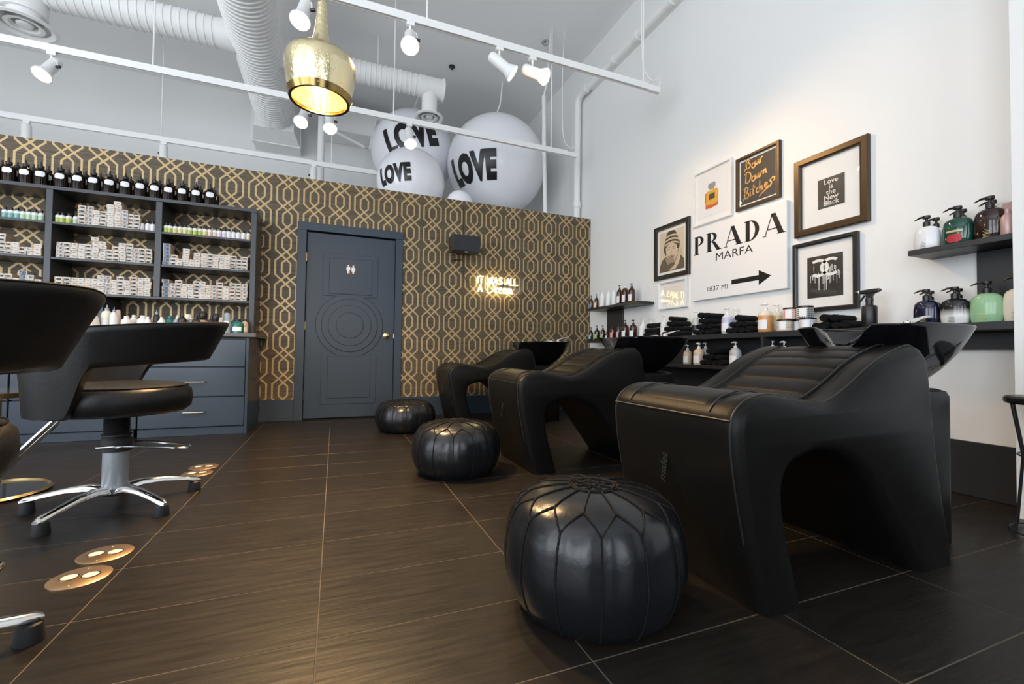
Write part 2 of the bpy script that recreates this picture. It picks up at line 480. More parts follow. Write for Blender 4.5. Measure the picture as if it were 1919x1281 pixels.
sg['label'] = 'round brown restroom plaque with two white figures'
fg = MB()
for dx, skirt in ((-.026, 0), (.024, 1)):
    fr_ = lambda dz: (Vector((.147 + dx, YD - .013, 1.635)), Vector((1, 0, 0)), Vector((0, 0, 1)), Vector((0, -1, 0)))
    fg.prism(arc(0, .040, .0085, 0, 2 * PI * .95, 14), .002, fr_(0))
    body = [(-.019, .027), (.019, .027), (.021, -.006), (.014, -.006), (.013, .012), (.012, -.044), (.002, -.044), (.0, -.014), (-.002, -.044), (-.012, -.044), (-.013, .012), (-.014, -.006), (-.021, -.006)]
    if skirt: body = [(-.014, .027), (.014, .027), (.024, -.004), (.017, -.006), (.011, .010), (.019, -.020), (.010, -.020), (.008, -.044), (-.008, -.044), (-.010, -.020), (-.019, -.020), (-.011, .010), (-.017, -.006), (-.024, -.004)]
    fg.prism(body, .002, fr_(0))
fg.build('figure', M_label, sg, smooth=0)

# ================================================================== ceiling services
def ribbed(mb, p0, p1, r, pitch=.05, rib=.012, n=28):
    p0, p1 = Vector(p0), Vector(p1); L = (p1 - p0).length; m = int(L / pitch)
    d = (p1 - p0) / L; pts, rad = [], []
    for i in range(m):
        for t, q in ((0., 0), (.70, 0), (.76, rib), (.94, rib)):
            pts.append(p0 + d * (i + t) * pitch); rad.append(r + q)
    pts.append(p1); rad.append(r)
    return mb.tube(pts, rad, n)
def diffuser(mb, c, r):
    x, y, z = c
    mb.lathe([(r * .55, .30), (r * .55, .06), (r * .62, .045), (r, .012), (r * 1.02, 0), (r * .9, -.012), (r * .76, .012), (r * .72, .05)], 32, c, caps=False)
    mb.lathe([(r * .60, .0), (r * .46, .0), (r * .38, .03), (r * .40, .034)], 32, c, caps=False)
    mb.lathe([(0, -.004), (r * .16, -.004), (r * .22, .0), (r * .26, .02), (r * .18, .04), (0, .04)], 24, c, caps=False)
DZc = 4.38
duct = thing('spiral_duct', 'large white spiral air duct running to a square boot on the rear wall', 'duct', (-.93, 5.2, DZc))
def dl(p): return Vector(p) - Vector((-.93, 5.2, DZc))
ribbed(MB(), dl((-.93, 2.2, DZc)), dl((-.93, 7.7, DZc)), .268, .062, .012).build('main_pipe', M_duct, duct)
MB().loft([[dl((-.93 + q * sx, y, DZc + zo + w * sz)) for sx, sz in ((-1, -1), (1, -1), (1, 1), (-1, 1))] for y, q, w, zo in ((7.55, .27, .27, 0), (7.86, .335, .32, -.04), (7.861, .35, .335, -.04), (7.90, .35, .335, -.04), (7.901, .335, .32, -.04), (8.245, .335, .32, -.04))]).build('square_boot', M_duct, duct, smooth=0)
br = ribbed(MB(), dl((-1.30, 5.93, DZc)), dl((-4.6, 5.93, DZc)), .155, .075, .008)
br.tube([dl((-.93, 5.93, DZc)), dl((-1.18, 5.93, DZc)), dl((-1.32, 5.93, DZc))], [.175, .175, .158], 28)
br.build('branch_pipe', M_duct, duct)
br = ribbed(MB(), dl((-.55, 6.03, DZc)), dl((1.08, 6.03, DZc)), .135, .065, .007)
br.tube([dl((-.93, 6.03, DZc)), dl((-.66, 6.03, DZc)), dl((-.5, 6.03, DZc))], [.16, .16, .138], 28)
br.tube([dl((1.0, 6.03, DZc)), dl((1.30, 6.03, DZc)), dl((1.31, 6.03, DZc)), dl((1.33, 6.03, DZc))], [.14, .14, .155, .155], 28)
br.build('branch_pipe', M_duct, duct)
db = MB(); db.cyl(dl((1.14, 6.03, DZc)), dl((1.14, 6.03, DZc - .3)), .10, 24); diffuser(db, dl((1.14, 6.03, DZc - .42)), .19); db.build('round_diffuser', M_duct, duct)
q = onz(30, 28, DZc - .38)
db = MB(); db.cyl(dl((q.x, 5.93, DZc)), dl((q.x, 5.93, DZc - .28)), .17, 24); diffuser(db, dl((q.x, 5.93, DZc - .40)), .25); db.build('round_diffuser', M_duct, duct)
for x, y in ((.45, 6.03), (-2.4, 5.93)): MB().cyl(dl((x, y, ZC)), dl((x, y, DZc)), .008, 6).build('hanger', M_wmetal, duct)
# rectangular duct high on the rear wall with its braces
rd = thing('rectangular_duct', 'white boxy sheet metal duct with diagonal braces behind the pendant', 'duct', (.55, 7.8, 4.2))
a0, a1 = ony(607, 200, 7.72), ony(735, 262, 7.72)
MB().rbox(a0.x - .55, a1.x - .55, -.08, .44, a1.z - 4.2, a0.z - 4.2, .01).build('duct_box', M_duct, rd, smooth=0)
bm_ = MB()
for (p, q_) in (((618, 240), (684, 275)), ((706, 225), (694, 280))):
    A, B = ony(*p, 7.69), ony(*q_, 7.69); bm_.tube([A - rd.location, B - rd.location], .03, 4)
bm_.build('brace', M_wmetal, rd, smooth=0)
vp = MB(); A = ony(605, 250, 7.2); vp.cyl((A.x - .02, 7.2, 2.52), (A.x - .02, 7.2, ZC), .05, 16)
tag(vp.build('vent_pipe', M_duct), 'thin white vertical vent pipe against the rear wall below the pendant', 'pipe')
# conduit pipe on the right wall
wp_ = thing('wall_pipe', 'white pipe running along the right wall and turning down into the corner', 'pipe', (3.13, 5.43, 2.52))
pl = lambda p: Vector(p) - Vector((3.13, 5.43, 2.52))
MB().tube([pl((3.13, -1.5, 4.37)), pl((3.13, 5.30, 4.37)), pl((3.13, 5.38, 4.35)), pl((3.13, 5.42, 4.31)), pl((3.13, 5.43, 4.22)), pl((3.13, 5.43, 2.52))], .045, 14).build('pipe', M_duct, wp_)
cl = MB()
for y in (5.2, 4.55, 4.1, 3.55): cl.cyl(pl((3.13, y - .03, 4.37)), pl((3.13, y + .03, 4.37)), .056, 14)
cl.box(.0, .075, -6.0, -.3, 1.81, 1.83)
cl.cyl((0, 0, .28), (0, 0, .36), .055, 14); cl.build('pipe_collar', M_duct, wp_)
cd = MB(); A = onx(1020, 300, 2.98)
cd.tube([onz(1032, 62, ZC), ony(1026, 150, 5.5), ony(1018, 185, 5.55), ony(1017, 290, 5.6)], .012, 6).tube([ony(1019, 180, 5.55), ony(1020, 290, 5.55), ony(1022, 410, 5.45)], .028, 8)
tag(cd.build('hanging_conduit', M_wmetal), 'thin white conduit dropping from the ceiling beside the white balloons', 'conduit')
for px, py, r, lab in ((847, 124, .045, 'small dark round sprinkler cap on the ceiling'), (1022, 78, .05, 'clear round ceiling fitting near the hanging conduit')):
    p = onz(px, py, ZC)
    tag(MB().lathe([(0, 0), (r, 0), (r, -.015), (r * .5, -.03), (r * .3, -.05), (0, -.05)], 16).build('sprinkler_head' if px < 900 else 'ceiling_fitting', M_silver if px > 900 else M_dark, loc=p), lab, 'ceiling fitting')

# ---- track lighting
TZ = 3.30
TRACKS = [('upper', 3.44, -3.2, 2.877, [2.7, .62, -.42, -2.2]), ('middle', 5.0, -4.4, 2.855, [2.5, .55, -1.62, -3.3]), ('rear', 6.65, -5.2, .62, [-.10, -2.05, -4.1])]
TLAB = {'upper': 'white track rail in front of the pendant with spotlights aimed at the framed pictures', 'middle': 'white track rail passing behind the pendant and across the white balloons', 'rear': 'white track rail behind the top of the patterned wall'}
for nm, y, x0, x1, rods in TRACKS:
    t = thing('track_rail', TLAB[nm], 'track light', (x0, y, TZ))
    rl = MB().box(0, x1 - x0, -.018, .018, .006, .042).box(0, x1 - x0, -.018, -.008, -.006, .006).box(0, x1 - x0, .008, .018, -.006, .006)
    rl.box(0, x1 - x0 - .12, -.010, .010, .042, .06)
    rl.build('rail', M_wmetal, t, smooth=0)
    MB().box(x1 - x0 - .11, x1 - x0 + .012, -.021, .021, -.010, .046).build('end_cap', M_wmetal, t, smooth=0)
    for x in rods: MB().cyl((x - x0, 0, .05), (x - x0, 0, ZC - TZ), .007, 6).build('hanger_rod', M_wmetal, t)
    if nm != 'rear':
        e = x1 - x0
        MB().tube([tuple(p) for p in spline([(e - .18, 0, ZC - TZ), (e - .2, 0, 1.0), (e - .19, 0, .35), (e - .15, 0, .16), (e - .06, 0, .10), (e - .0, 0, .14), (e + .03, 0, .09), (e - .03, 0, .045)], 5)], .005, 6).build('feed_cable', M_wmetal, t)
HEADS = []
def track_head(loc, target, label, lit=True, power=0., angle=45, group=None):
    """can spotlight: stem, yoke, can, lamp"""
    t = thing('track_spotlight', label, 'spotlight', loc, group=group)
    K = 1.32
    MB().box(-.03, .03, -.017, .017, -.035, -.006).build('adapter', M_wmetal, t, smooth=0)
    MB().cyl((0, 0, -.035), (0, 0, -.075), .009, 8).build('stem', M_wmetal, t)
    d = (Vector(target) - (Vector(loc) + Vector((0, 0, -.12)))).normalized()
    rot = d.to_track_quat('Z', 'Y')
    h = MB().lathe([(0, -.075), (.020, -.075), (.030, -.066), (.034, -.05), (.034, .06), (.038, .066), (.052, .10), (.054, .105), (.050, .107), (.047, .10)], 20, caps=False).build('can', M_wmetal, t)
    h.location = (0, 0, -.135); h.scale = (K, K, K); h.rotation_mode = 'QUATERNION'; h.rotation_quaternion = rot
    side = rot @ Vector((1, 0, 0))
    MB().tube([(0, 0, -.075), Vector((0, 0, -.088)) + side * .05, Vector((0, 0, -.135)) + side * .054], .006, 6).build('yoke', M_wmetal, t)
    MB().cyl(Vector((0, 0, -.135)) + side * .044, Vector((0, 0, -.135)) + side * .076, .012, 8).build('knob', M_black, t)
    l = MB().lathe([(0, .093), (.046, .090), (.046, .1), (.03, .108), (0, .112)], 20).build('lamp', M_bulb if lit else M_wmetal, t)
    l.location = (0, 0, -.135); l.scale = (K, K, K); l.rotation_mode = 'QUATERNION'; l.rotation_quaternion = rot
    if power:
        p = Vector(loc) + Vector((0, 0, -.135)) + d * .165
        spot('spotlight_beam', p, target, power, angle)
    return t
def on_track(px, k):
    y = TRACKS[k][1]
    lo, hi_ = -6., 4.
    for _ in range(50):
        mid = (lo + hi_) / 2; v = Vector((mid, y, TZ - .05 - HC)); sx = IW / 2 + FPX * v.dot(_r) / v.dot(_f)
        if sx < px: lo = mid
        else: hi_ = mid
    return Vector((lo, y, TZ))
P1 = 110
track_head(on_track(571, 0), (-.8, 2.0, .0), 'lit white track spotlight just above the top of the gold pendant', power=P1 * 1.6, angle=60)
track_head(on_track(769, 0), (.2, 1.4, 0.3), 'lit white track spotlight facing out, midway along the rail in front of the pendant', power=P1 * 1.5, angle=62)
track_head(on_track(936, 0), (3.2, 2.9, 1.7), 'lit white track spotlight, inner of the pair aimed at the framed pictures', power=P1 * .58, angle=66)
track_head(on_track(998, 0), (3.2, 1.7, 1.7), 'lit white track spotlight, outer of the pair aimed at the framed pictures', power=P1 * .6, angle=66)
track_head(on_track(97, 1), (-2.9, 3.6, 0.8), 'lit white track spotlight tilted down in front of the shelving', power=P1 * .8, angle=70)
track_head(on_track(570, 1), (-.9, 3.1, .3), 'lit white track spotlight just below the gold pendant, left of two together', power=P1 * .7, angle=55)
track_head(on_track(618, 1), (.1, 3.4, .3), 'lit white track spotlight just below the gold pendant, right of two together', power=P1 * .7, angle=55)
track_head(on_track(767, 1), (.9, 3.6, .4), 'lit white track spotlight hanging in front of the balloon lettering', power=P1 * .8, angle=55)
for px, lab in ((50, 'unlit white track spotlight hanging straight down behind the wall top, end of rear rail'), (307, 'unlit white track spotlight hanging straight down behind the wall top above the dark bottles'), (588, 'unlit white track spotlight hanging low on the rear rail beside the vent pipe')):
    p = on_track(px, 2); track_head(p, p + Vector((.02, .03, -2)), lab, lit=False)

# ---- pendant
PC = Vector((-.112, 2.80, 2.20))
pd = thing('pendant_lamp', 'large hammered gold pendant lamp with a flared stem and open bottom', 'pendant lamp', PC)
MB().lathe([(.158, .012), (.172, .05), (.187, .11), (.196, .17), (.195, .215), (.182, .245), (.150, .268), (.105, .282), (.078, .298), (.056, .335), (.041, .39), (.033, .46), (.029, .53), (.028, .575), (.018, .583), (0, .584)], 48, caps=False).build('shade', M_gold, pd)
MB().lathe([(.153, .014), (.168, .05), (.183, .11), (.191, .17), (.188, .21), (.16, .245), (.10, .262), (0, .268)], 48, caps=False).build('shade_lining', M_goldin, pd)
MB().lathe([(.150, -.004), (.166, -.006), (.180, .028), (.176, .032), (.160, .014), (.150, .008), (.150, -.004)], 48, caps=False).build('rim_band', M_golddark, pd)
for k in range(3):
    a = .5 + k * 2.1
    MB().lathe([(0, .004), (.005, .003), (.006, -.002), (0, -.003)], 8, (.174 * math.cos(a), .174 * math.sin(a), .012)).build('rivet', M_brass, pd)
g = MB()
for k in range(-4, 5):
    x = k * .035; w = math.sqrt(max(.152 ** 2 - x * x, .0001))
    g.tube([(x, -w, .016), (x, 0, .030), (x, w, .016)], .0016, 5).tube([(-w, x, .016), (0, x, .030), (w, x, .016)], .0016, 5)
g.build('mesh_grille', M_goldin, pd)
MB().lathe([(0, .06), (.035, .068), (.055, .095), (.055, .12), (.035, .16), (.02, .2), (.02, .24), (0, .24)], 20).build('bulb', M_bulb2, pd)
ch = MB()
for k in range(22):
    z = .585 + k * .095
    ch.tube([(.014 * math.cos(t) * (1 if k % 2 else 0), .014 * math.cos(t) * (0 if k % 2 else 1), z + .055 * math.sin(t) + .05) for t in [2 * PI * i / 10 for i in range(10)]], .0035, 5, closed=True)
ch.cyl((.012, .01, .58), (.012, .01, ZC - PC.z), .003, 5)
ch.build('chain', M_brass, pd)
pl_ = bpy.data.lights.new('pendant_light', 'POINT'); pl_.energy = 22; pl_.color = WARM; pl_.shadow_soft_size = .05
po = bpy.data.objects.new('pendant_light', pl_); COL.objects.link(po); po.location = PC + Vector((0, 0, .045))
spot('pendant_downlight', PC + Vector((0, 0, -.015)), PC + Vector((0, 0, -2)), 330, 150, .9, size=.10)

# ---- balloons
def ball_text(body, size, R, C, off, lon, lat, twist=0., sx=.62):
    me = text_mesh(body, size, off, 0, 1.08)
    for v in me.vertices: v.co.x *= sx
    bm = bmesh.new(); bm.from_mesh(me)
    bmesh.ops.triangulate(bm, faces=bm.faces)
    for _ in range(5):
        bmesh.ops.subdivide_edges(bm, edges=[e for e in bm.edges if e.calc_length() > .03], cuts=1)
        bmesh.ops.triangulate(bm, faces=bm.faces)
    ct, st = math.cos(twist), math.sin(twist)
    toC = Vector((-C[0], -C[1], 0)).normalized()
    ux = Vector((toC.y * -1, toC.x, 0))
    for v in bm.verts:
        x, y = v.co.x * ct - v.co.y * st, v.co.x * st + v.co.y * ct
        A, B = lon + x / R, lat + y / R
        n = (toC * math.cos(A) + ux * math.sin(A)) * math.cos(B) + Vector((0, 0, 1)) * math.sin(B)
        v.co = n * (R + .005)
    bm.to_mesh(me); bm.free()
    me.materials.append(M_ink)
    return me
def balloon(C, R, label, txt, size, off, lon, lat, twist=0., string=True):
    t = thing('balloon', label, 'balloon', C, group='white lettered balloons')
    prof = [(R * math.sin(PI * i / 32), -R * math.cos(PI * i / 32)) for i in range(33)]
    MB().lathe(prof, 64, caps=False).build('ball', M_balloon, t, smooth=60)
    link('lettering', ball_text(txt, size, R, C, off, lon, lat, twist), t)
    if string:
        MB().tube([tuple(p) for p in spline([(0, 0, R - .01), (.01, 0, R + .12), (.05, 0, R + .25), (.10, .05, ZC - C[2])], 5)], .012, 6).build('hanging_cord', M_wmetal, t)
    return t
balloon((2.215, 6.27, 3.56), .735, 'largest white balloon with black LOVE lettering, hanging beside the right wall', 'LOVE', .50, .034, -.54, -.40, .03)
balloon((1.085, 7.0, 3.86), .64, 'white balloon with slanted LOVE lettering behind the smaller balloon', 'LOVE', .50, .032, -.07, -.03, .30)
balloon((.885, 5.86, 2.96), .435, 'smallest lettered white balloon resting behind the top of the patterned wall', 'LOVE', .28, .018, -.52, -.12, .10, False)
C4 = onz(843, 372, 2.60)
tag(MB().lathe([(.17 * math.sin(PI * i / 16), -.17 * math.cos(PI * i / 16)) for i in range(17)], 32, caps=False).build('balloon', M_balloon, smooth=60, loc=(1.48, 5.62, 2.69)), 'small plain white balloon peeking over the wall between two lettered balloons', 'balloon', 'white lettered balloons')

# ================================================================== left: cabinets, shelving
YS = 4.84          # front of the shelving
su = thing('shelving_unit', 'slate grey open shelving unit with four tiers fixed to the patterned wall', 'shelf', (-.745, 5.18, .885))
sl = lambda x0, x1, y0, y1, z0, z1: (x0 + .745, x1 + .745, y0 - 5.18, y1 - 5.18, z0 - .885, z1 - .885)
for x0, x1, z0, z1 in ((-.768, -.722, .885, 2.055), (-1.513, -1.465, 1.20, 2.055), (-2.258, -2.214, 1.20, 2.055), (-1.895, -1.858, .885, 1.178), (-3.02, -2.98, .885, 2.055)):
    MB().rbox(*sl(x0, x1, YS, YB - .001, z0, z1), .002).build('upright', M_shelfedge, su, smooth=0)
MB().rbox(*sl(-3.02, -.722, YS - .002, YB - .001, 2.056, 2.086), .002).build('top_board', M_shelfedge, su, smooth=0)
MB().rbox(*sl(-3.0, -.768, YS, YB - .001, 1.180, 1.200), .002).build('shelf_board', M_shelfedge, su, smooth=0)
BAYS = [(-.768, -1.465), (-1.513, -2.214), (-2.258, -2.98)]
for a, b in BAYS:
    for z in (1.768, 1.472):
        MB().rbox(*sl(b, a, YS, YB - .001, z, z + .020), .002).build('shelf_board', M_shelfedge, su, smooth=0)
CLAB = ['slate blue drawer cabinet at the end by the door', 'slate blue drawer cabinet, second from the door', 'slate blue drawer cabinet, third from the door']
for k, (a, b) in enumerate(((-.705, -1.488), (-1.488, -2.271), (-2.271, -3.054))):
    c = thing('drawer_cabinet', CLAB[k], 'cabinet', ((a + b) / 2, 4.84, 0))
    w = (a - b) / 2
    MB().box(-w + .001, w - .024, -.29, .338, .07, .845).box(-w + .001, w - .024, -.30, .338, 0, .07).build('cabinet_body', M_dark, c, smooth=0)
    if k == 0: MB().rbox(w - .022, w, -.337, .338, 0, .846, .002).build('end_panel', M_slate_gloss, c, smooth=0)
    MB().rbox(-w + .0, w - .024, -.318, -.28, .0, .068, .002).build('plinth', M_slate_gloss, c, smooth=0)
    for z0, z1 in ((.588, .826), (.334, .580), (.076, .326)):
        d = MB().rbox(-w + .004, w - (.026 if k == 0 else .004), -.335, -.30, z0, z1, .003).build('drawer', M_slate_gloss, c, smooth=0)
        h = MB(); zm = (z0 + z1) / 2
        h.cyl((-.075, -.362, zm), (.075, -.362, zm), .0065, 8)
        for x in (-.055, .055): h.cyl((x, -.362, zm), (x, -.335, zm), .007, 8)
        h.build('handle', M_handle, d)
ct = MB().rbox(-3.1, -.648, 4.468, YB - .001, .847, .884, .004)
tag(ct.build('countertop', mat('grey_counter', (.075, .072, .07), .35, noise=.1), smooth=0), 'grey countertop running over the slate blue drawer cabinets', 'countertop')

# ---- bottle factory
def bottle_mesh(mb, prof, n=14, sx=1., sy=1., mi=0): return mb.lathe(prof, n, mi=mi, caps=True, sx=sx, sy=sy)
amber = thing('applicator_bottle', 'dark amber applicator bottle with a white label on top of the shelving', 'bottle', group='dark bottles on the shelving top')
MB().lathe([(0, 0), (.046, 0), (.05, .008), (.05, .100), (.046, .120), (.034, .135), (.020, .143), (.018, .148), (0, .148)], 18, sx=.94, sy=.60).build('body', M_amber, amber)
oct_ = [(-.038, -.008), (-.030, -.020), (.030, -.020), (.038, -.008), (.038, .008), (.030, .020), (-.030, .020), (-.038, .008)]
def curved_label(poly_w, z0, z1, R, sy, n=10, chamf=.012):
    mb = MB(); rows = []
    for i in range(n + 1):
        t = -poly_w + 2 * poly_w * i / n
        e = max(0, abs(t) - poly_w + chamf); x = t; y = -(sy * math.sqrt(max(R * R - x * x, 0)) + .0012)
        rows.append([(x, y, z0 + e * .8), (x, y, z1 - e * .8)])
    mb.loft(rows, False, False); return mb
curved_label(.030, .072, .118, .0472, .64).build('label', M_label, amber)
MB().lathe([(.021, .146), (.022, .168), (.015, .172), (.007, .178), (.005, .204), (0, .205)], 12).build('nozzle_cap', M_black, amber)
xs = [-40, 72, 190, 300, 446, 572, 680, 792, 908, 1012, 1115, 1213, 1318, 1415, 1512]
first = True
for i, x in enumerate(xs):
    for row in range(3 if i in (4, 8) else 2):
        p = ony(x / 3.838, 240 + (360 + (x) * .115) / 3.838, 4.91)
        o = amber if first else copy_tree(amber)
        first = False
        o.location = (p.x + row * .010 + random.uniform(-.002, .002), 4.895 + row * .085 + random.uniform(-.004, .004), 2.087)
        o.rotation_euler.z = random.uniform(-.12, .12) + .1
        o['label'] = ('dark amber applicator bottle with its white label showing, front row on top of the shelving', 'dark amber applicator bottle half hidden in the rear rows on top of the shelving')[row > 0]
        o['group'] = ('front row of dark bottles on the shelving top', 'rear rows of dark bottles on the shelving top')[row > 0]
# ---- small shade bottles
SHELF_Z = {1: 1.789, 2: 1.493, 3: 1.201}
def shade_bottle(name, col, label):
    t = thing('shade_bottle', label, 'bottle')
    m = zsplit_mat('shade_' + name, col, (.80, .80, .76), .036, .3, .006)
    MB().lathe([(0, 0), (.019, 0), (.0205, .003), (.0205, .046), (.017, .054), (.010, .058), (0, .058)], 14).build('body', m, t)
    MB().lathe([(.0105, .057), (.011, .074), (.008, .077), (0, .077)], 12).build('cap', M_black, t)
    return t
SHB = {'teal': (.20, .42, .40), 'mint': (.42, .58, .40), 'lime': (.42, .50, .10), 'straw': (.66, .60, .26), 'peach': (.72, .55, .45), 'lilac': (.66, .58, .64), 'pearl': (.76, .72, .74), 'sage': (.45, .56, .38)}
WHERE = ['in the door side bay', 'in the middle bay', 'in the far bay']
protos = {}
def place_shade(c, bay, px, py, Y=4.875):
    lab = '%s shade bottle, black cap, on the upper shelf %s' % (c, WHERE[bay])
    if c not in protos: o = protos[c] = shade_bottle(c, SHB[c], lab)
    else: o = copy_tree(protos[c])
    o['label'] = lab; o['group'] = 'shade bottles on the upper shelf'; o.scale = (1.0, 1.0, 1.15)
    o.location = (min(max(ony(px, py, Y).x, BAYS[bay][1] + .024), BAYS[bay][0] - .024), Y, SHELF_Z[1])
for px, c in zip((4, 9.5, 21, 32.5, 44, 55, 66, 78), ('teal', 'teal', 'teal', 'teal', 'mint', 'mint', 'mint', 'mint')):
    if px != 4: place_shade(c, 2, px, 405)
for x, c in ((150, 'lime'), (248, 'lime'), (358, 'lime'), (480, 'sage'), (655, 'sage'), (1515, 'pearl'), (1608, 'pearl'), (1715, 'pearl'), (1802, 'pearl')): place_shade(c, 1, 90 + x / 9.138, 418)
place_shade('teal', 1, 90 + 560 / 9.138, 418, 4.93)
for x, c in zip((140, 240, 340, 435, 528, 618, 718, 815, 905, 998, 1095, 1180, 1272, 1358, 1447, 1540, 1632, 1765), ('lime', 'lime', 'straw', 'straw', 'straw', 'lime', 'lime', 'lime', 'straw', 'peach', 'peach', 'lilac', 'lilac', 'pearl', 'pearl', 'pearl', 'pearl', 'peach')):
    place_shade(c, 0, 295 + x / 10.1, 435)
# ---- hair colour cartons in stacks
BW, BH, BD = .0275, .0322, .12
bx_me = []
for nm, ba, tn, ik, kd in (('carton_plain', (.66, .61, .55), (.55, .36, .21), (.20, .19, .18), 0), ('carton_black_print', (.64, .59, .53), (.52, .34, .20), (.015, .015, .015), 1), ('carton_grey_print', (.62, .58, .54), (.54, .37, .24), (.10, .10, .11), 2), ('carton_blue', (.22, .27, .34), (.60, .46, .34), (.05, .06, .09), 2)):
    m = box_mat(nm, ba, tn, ik, kd)
    b = MB().rbox(-BW, BW, -BD / 2, BD / 2, .0004, BH - .0004, .0012)
    me = bpy.data.meshes.new('carton'); me.from_pydata(b.v, [], b.f); me.materials.append(m); bx_me.append(me)
def stacks(bay, shelf, X0, s, cols, ypix, group, lab):
    for item in cols:
        x0, x1, n = item[:3]; kind = item[3] if len(item) > 3 else None
        k = kind if kind is not None else random.choice((0, 0, 1, 1, 2))
        cx = ony(X0 + (x0 + x1) / 2 / s, ypix, 4.905).x
        for i in range(n):
            o = link('hair_colour_carton', bx_me[k])
            j = random.uniform(-.003, .003)
            o.location = (cx + j, 4.905 + random.uniform(-.006, .006), SHELF_Z[shelf] + i * BH)
            o.rotation_euler.z = random.uniform(-.03, .03)
            tag(o, lab, 'carton', group)
G_ = 'hair colour cartons'
stacks(1, 1, 90, 9.138, [(590, 705, 5), (715, 830, 5), (835, 940, 4), (945, 1050, 4), (1065, 1180, 6), (1190, 1305, 7), (1308, 1405, 5), (1410, 1505, 4), (1515, 1620, 4)], 400, G_ + ', middle bay top', 'small hair colour carton stacked beside the shade bottles in the middle bay')
stacks(1, 2, 90, 9.138, [(215, 340, 4, 2), (345, 440, 4, 1), (450, 560, 4), (575, 685, 4), (695, 800, 4), (808, 920, 6), (928, 1042, 5, 0), (1050, 1150, 3, 1), (1162, 1270, 4), (1275, 1375, 5), (1385, 1490, 5), (1498, 1600, 4), (1610, 1705, 4, 1), (1715, 1820, 4)], 470, G_ + ', middle bay centre', 'small hair colour carton stacked on the centre shelf of the middle bay')
stacks(1, 3, 90, 9.138, [(190, 305, 4, 1), (320, 435, 4, 1), (445, 555, 4, 0), (560, 670, 4, 0), (680, 785, 4), (795, 895, 4, 0), (900, 1010, 5, 0), (1015, 1125, 5, 2), (1128, 1225, 4), (1228, 1340, 5, 1), (1345, 1450, 4), (1460, 1560, 5), (1562, 1675, 5, 0), (1685, 1795, 5)], 540, G_ + ', middle bay bottom', 'small hair colour carton in the long row at the bottom of the middle bay')
stacks(0, 2, 295, 10.1, [(165, 275, 6, 3), (285, 400, 3, 1), (400, 512, 2, 0), (515, 632, 5), (634, 732, 2), (735, 845, 4, 0), (862, 972, 4), (980, 1075, 4, 1), (1080, 1188, 4, 0), (1195, 1295, 4, 0), (1302, 1400, 4), (1408, 1508, 4), (1515, 1620, 3), (1625, 1722, 4, 1)], 480, G_ + ', end bay centre', 'small hair colour carton stacked under the row of shade bottles in the end bay')
stacks(0, 3, 295, 10.1, [(145, 255, 5, 3), (258, 375, 4, 2), (380, 485, 5, 1), (490, 595, 4, 0), (600, 705, 4, 0), (712, 822, 5, 1), (828, 935, 5), (940, 1040, 4, 0), (1045, 1145, 4), (1150, 1262, 5), (1270, 1385, 4, 0), (1392, 1492, 5, 1), (1495, 1602, 5), (1605, 1712, 5)], 545, G_ + ', end bay bottom', 'small hair colour carton stacked at the bottom of the end bay')
stacks(2, 2, 0, 6.74, [(-70, 20, 4), (35, 125, 5, 1), (130, 205, 3, 1), (208, 292, 3), (298, 370, 2, 1), (375, 465, 2, 0), (500, 560, 3)], 460, G_ + ', far bay centre', 'small hair colour carton stacked on the centre shelf of the far bay')
stacks(2, 3, 0, 6.74, [(-60, 40, 4), (45, 118, 4, 1), (122, 200, 4, 1), (208, 300, 3, 0), (308, 398, 5, 3), (402, 485, 4), (490, 555, 3)], 520, G_ + ', far bay bottom', 'small hair colour carton on the lowest shelf of the far bay')

# ---- generic containers
def container(name, label, cat, loc, prof, m, cap=None, capm=None, pump=False, sx=1., sy=1., lab=None, rz=0., group=None, n=20, labm=None):
    """bottle/jar with optional cap, pump head and front label. lab=(half width, z0, z1)"""
    t = thing(name, label, cat, loc, rz, group)
    MB().lathe([(0, 0)] + prof + [(0, prof[-1][1])], n, sx=sx, sy=sy).build('body', m, t)
    zt = prof[-1][1]; rt = prof[-1][0]
    if cap: MB().lathe([(rt * .4, zt - .002)] + [(r, zt + z) for r, z in cap] + [(0, zt + cap[-1][1])], 16).build('cap', capm, t)
    if pump:
        p = MB(); z = zt + pump * .25
        p.lathe([(rt * 1.05, zt - .004), (rt * 1.1, zt + pump * .3), (rt * .7, zt + pump * .36), (rt * .35, zt + pump * .4), (rt * .35, zt + pump * .75), (0, zt + pump * .76)], 12)
        zz = zt + pump * .8
        p.tube([(rt * .9, 0, zz), (-rt * .6, 0, zz + pump * .10), (-rt * 2.2, 0, zz + pump * .06), (-rt * 2.7, 0, zz - pump * .02)], [rt * .55, rt * .6, rt * .38, rt * .3], 8)
        p.build('pump', capm, t)
    if lab:
        R = max(r for r, z in prof) * max(sx, .001)
        curved_label(lab[0], lab[1], lab[2], R, sy / sx, 8, .001).build('label', labm or M_label, t)
    return t
def cylp(r, h, sh=.25, neck=.35): return [(r * .94, 0), (r, h * .03), (r, h * (1 - sh)), (r * .93, h * (1 - sh * .6)), (r * .6, h * (1 - sh * .15)), (r * neck, h * .985), (r * neck, h)]
Zc = .885
M_wpl = mat('white_plastic', (.82, .81, .78), .35); M_cream = mat('cream_plastic', (.80, .74, .62), .35); M_teal = mat('teal_glass', (.03, .20, .22), .15); M_teal2 = mat('deep_green_glass', (.01, .13, .12), .12)
M_grayp = mat('grey_blue_plastic', (.30, .36, .42), .3); M_tan = mat('tan_plastic', (.60, .42, .30), .4); M_pinkish = mat('blush_plastic', (.62, .45, .40), .4)
cap1 = [(.012, 0), (.012, .02), (.009, .024)]
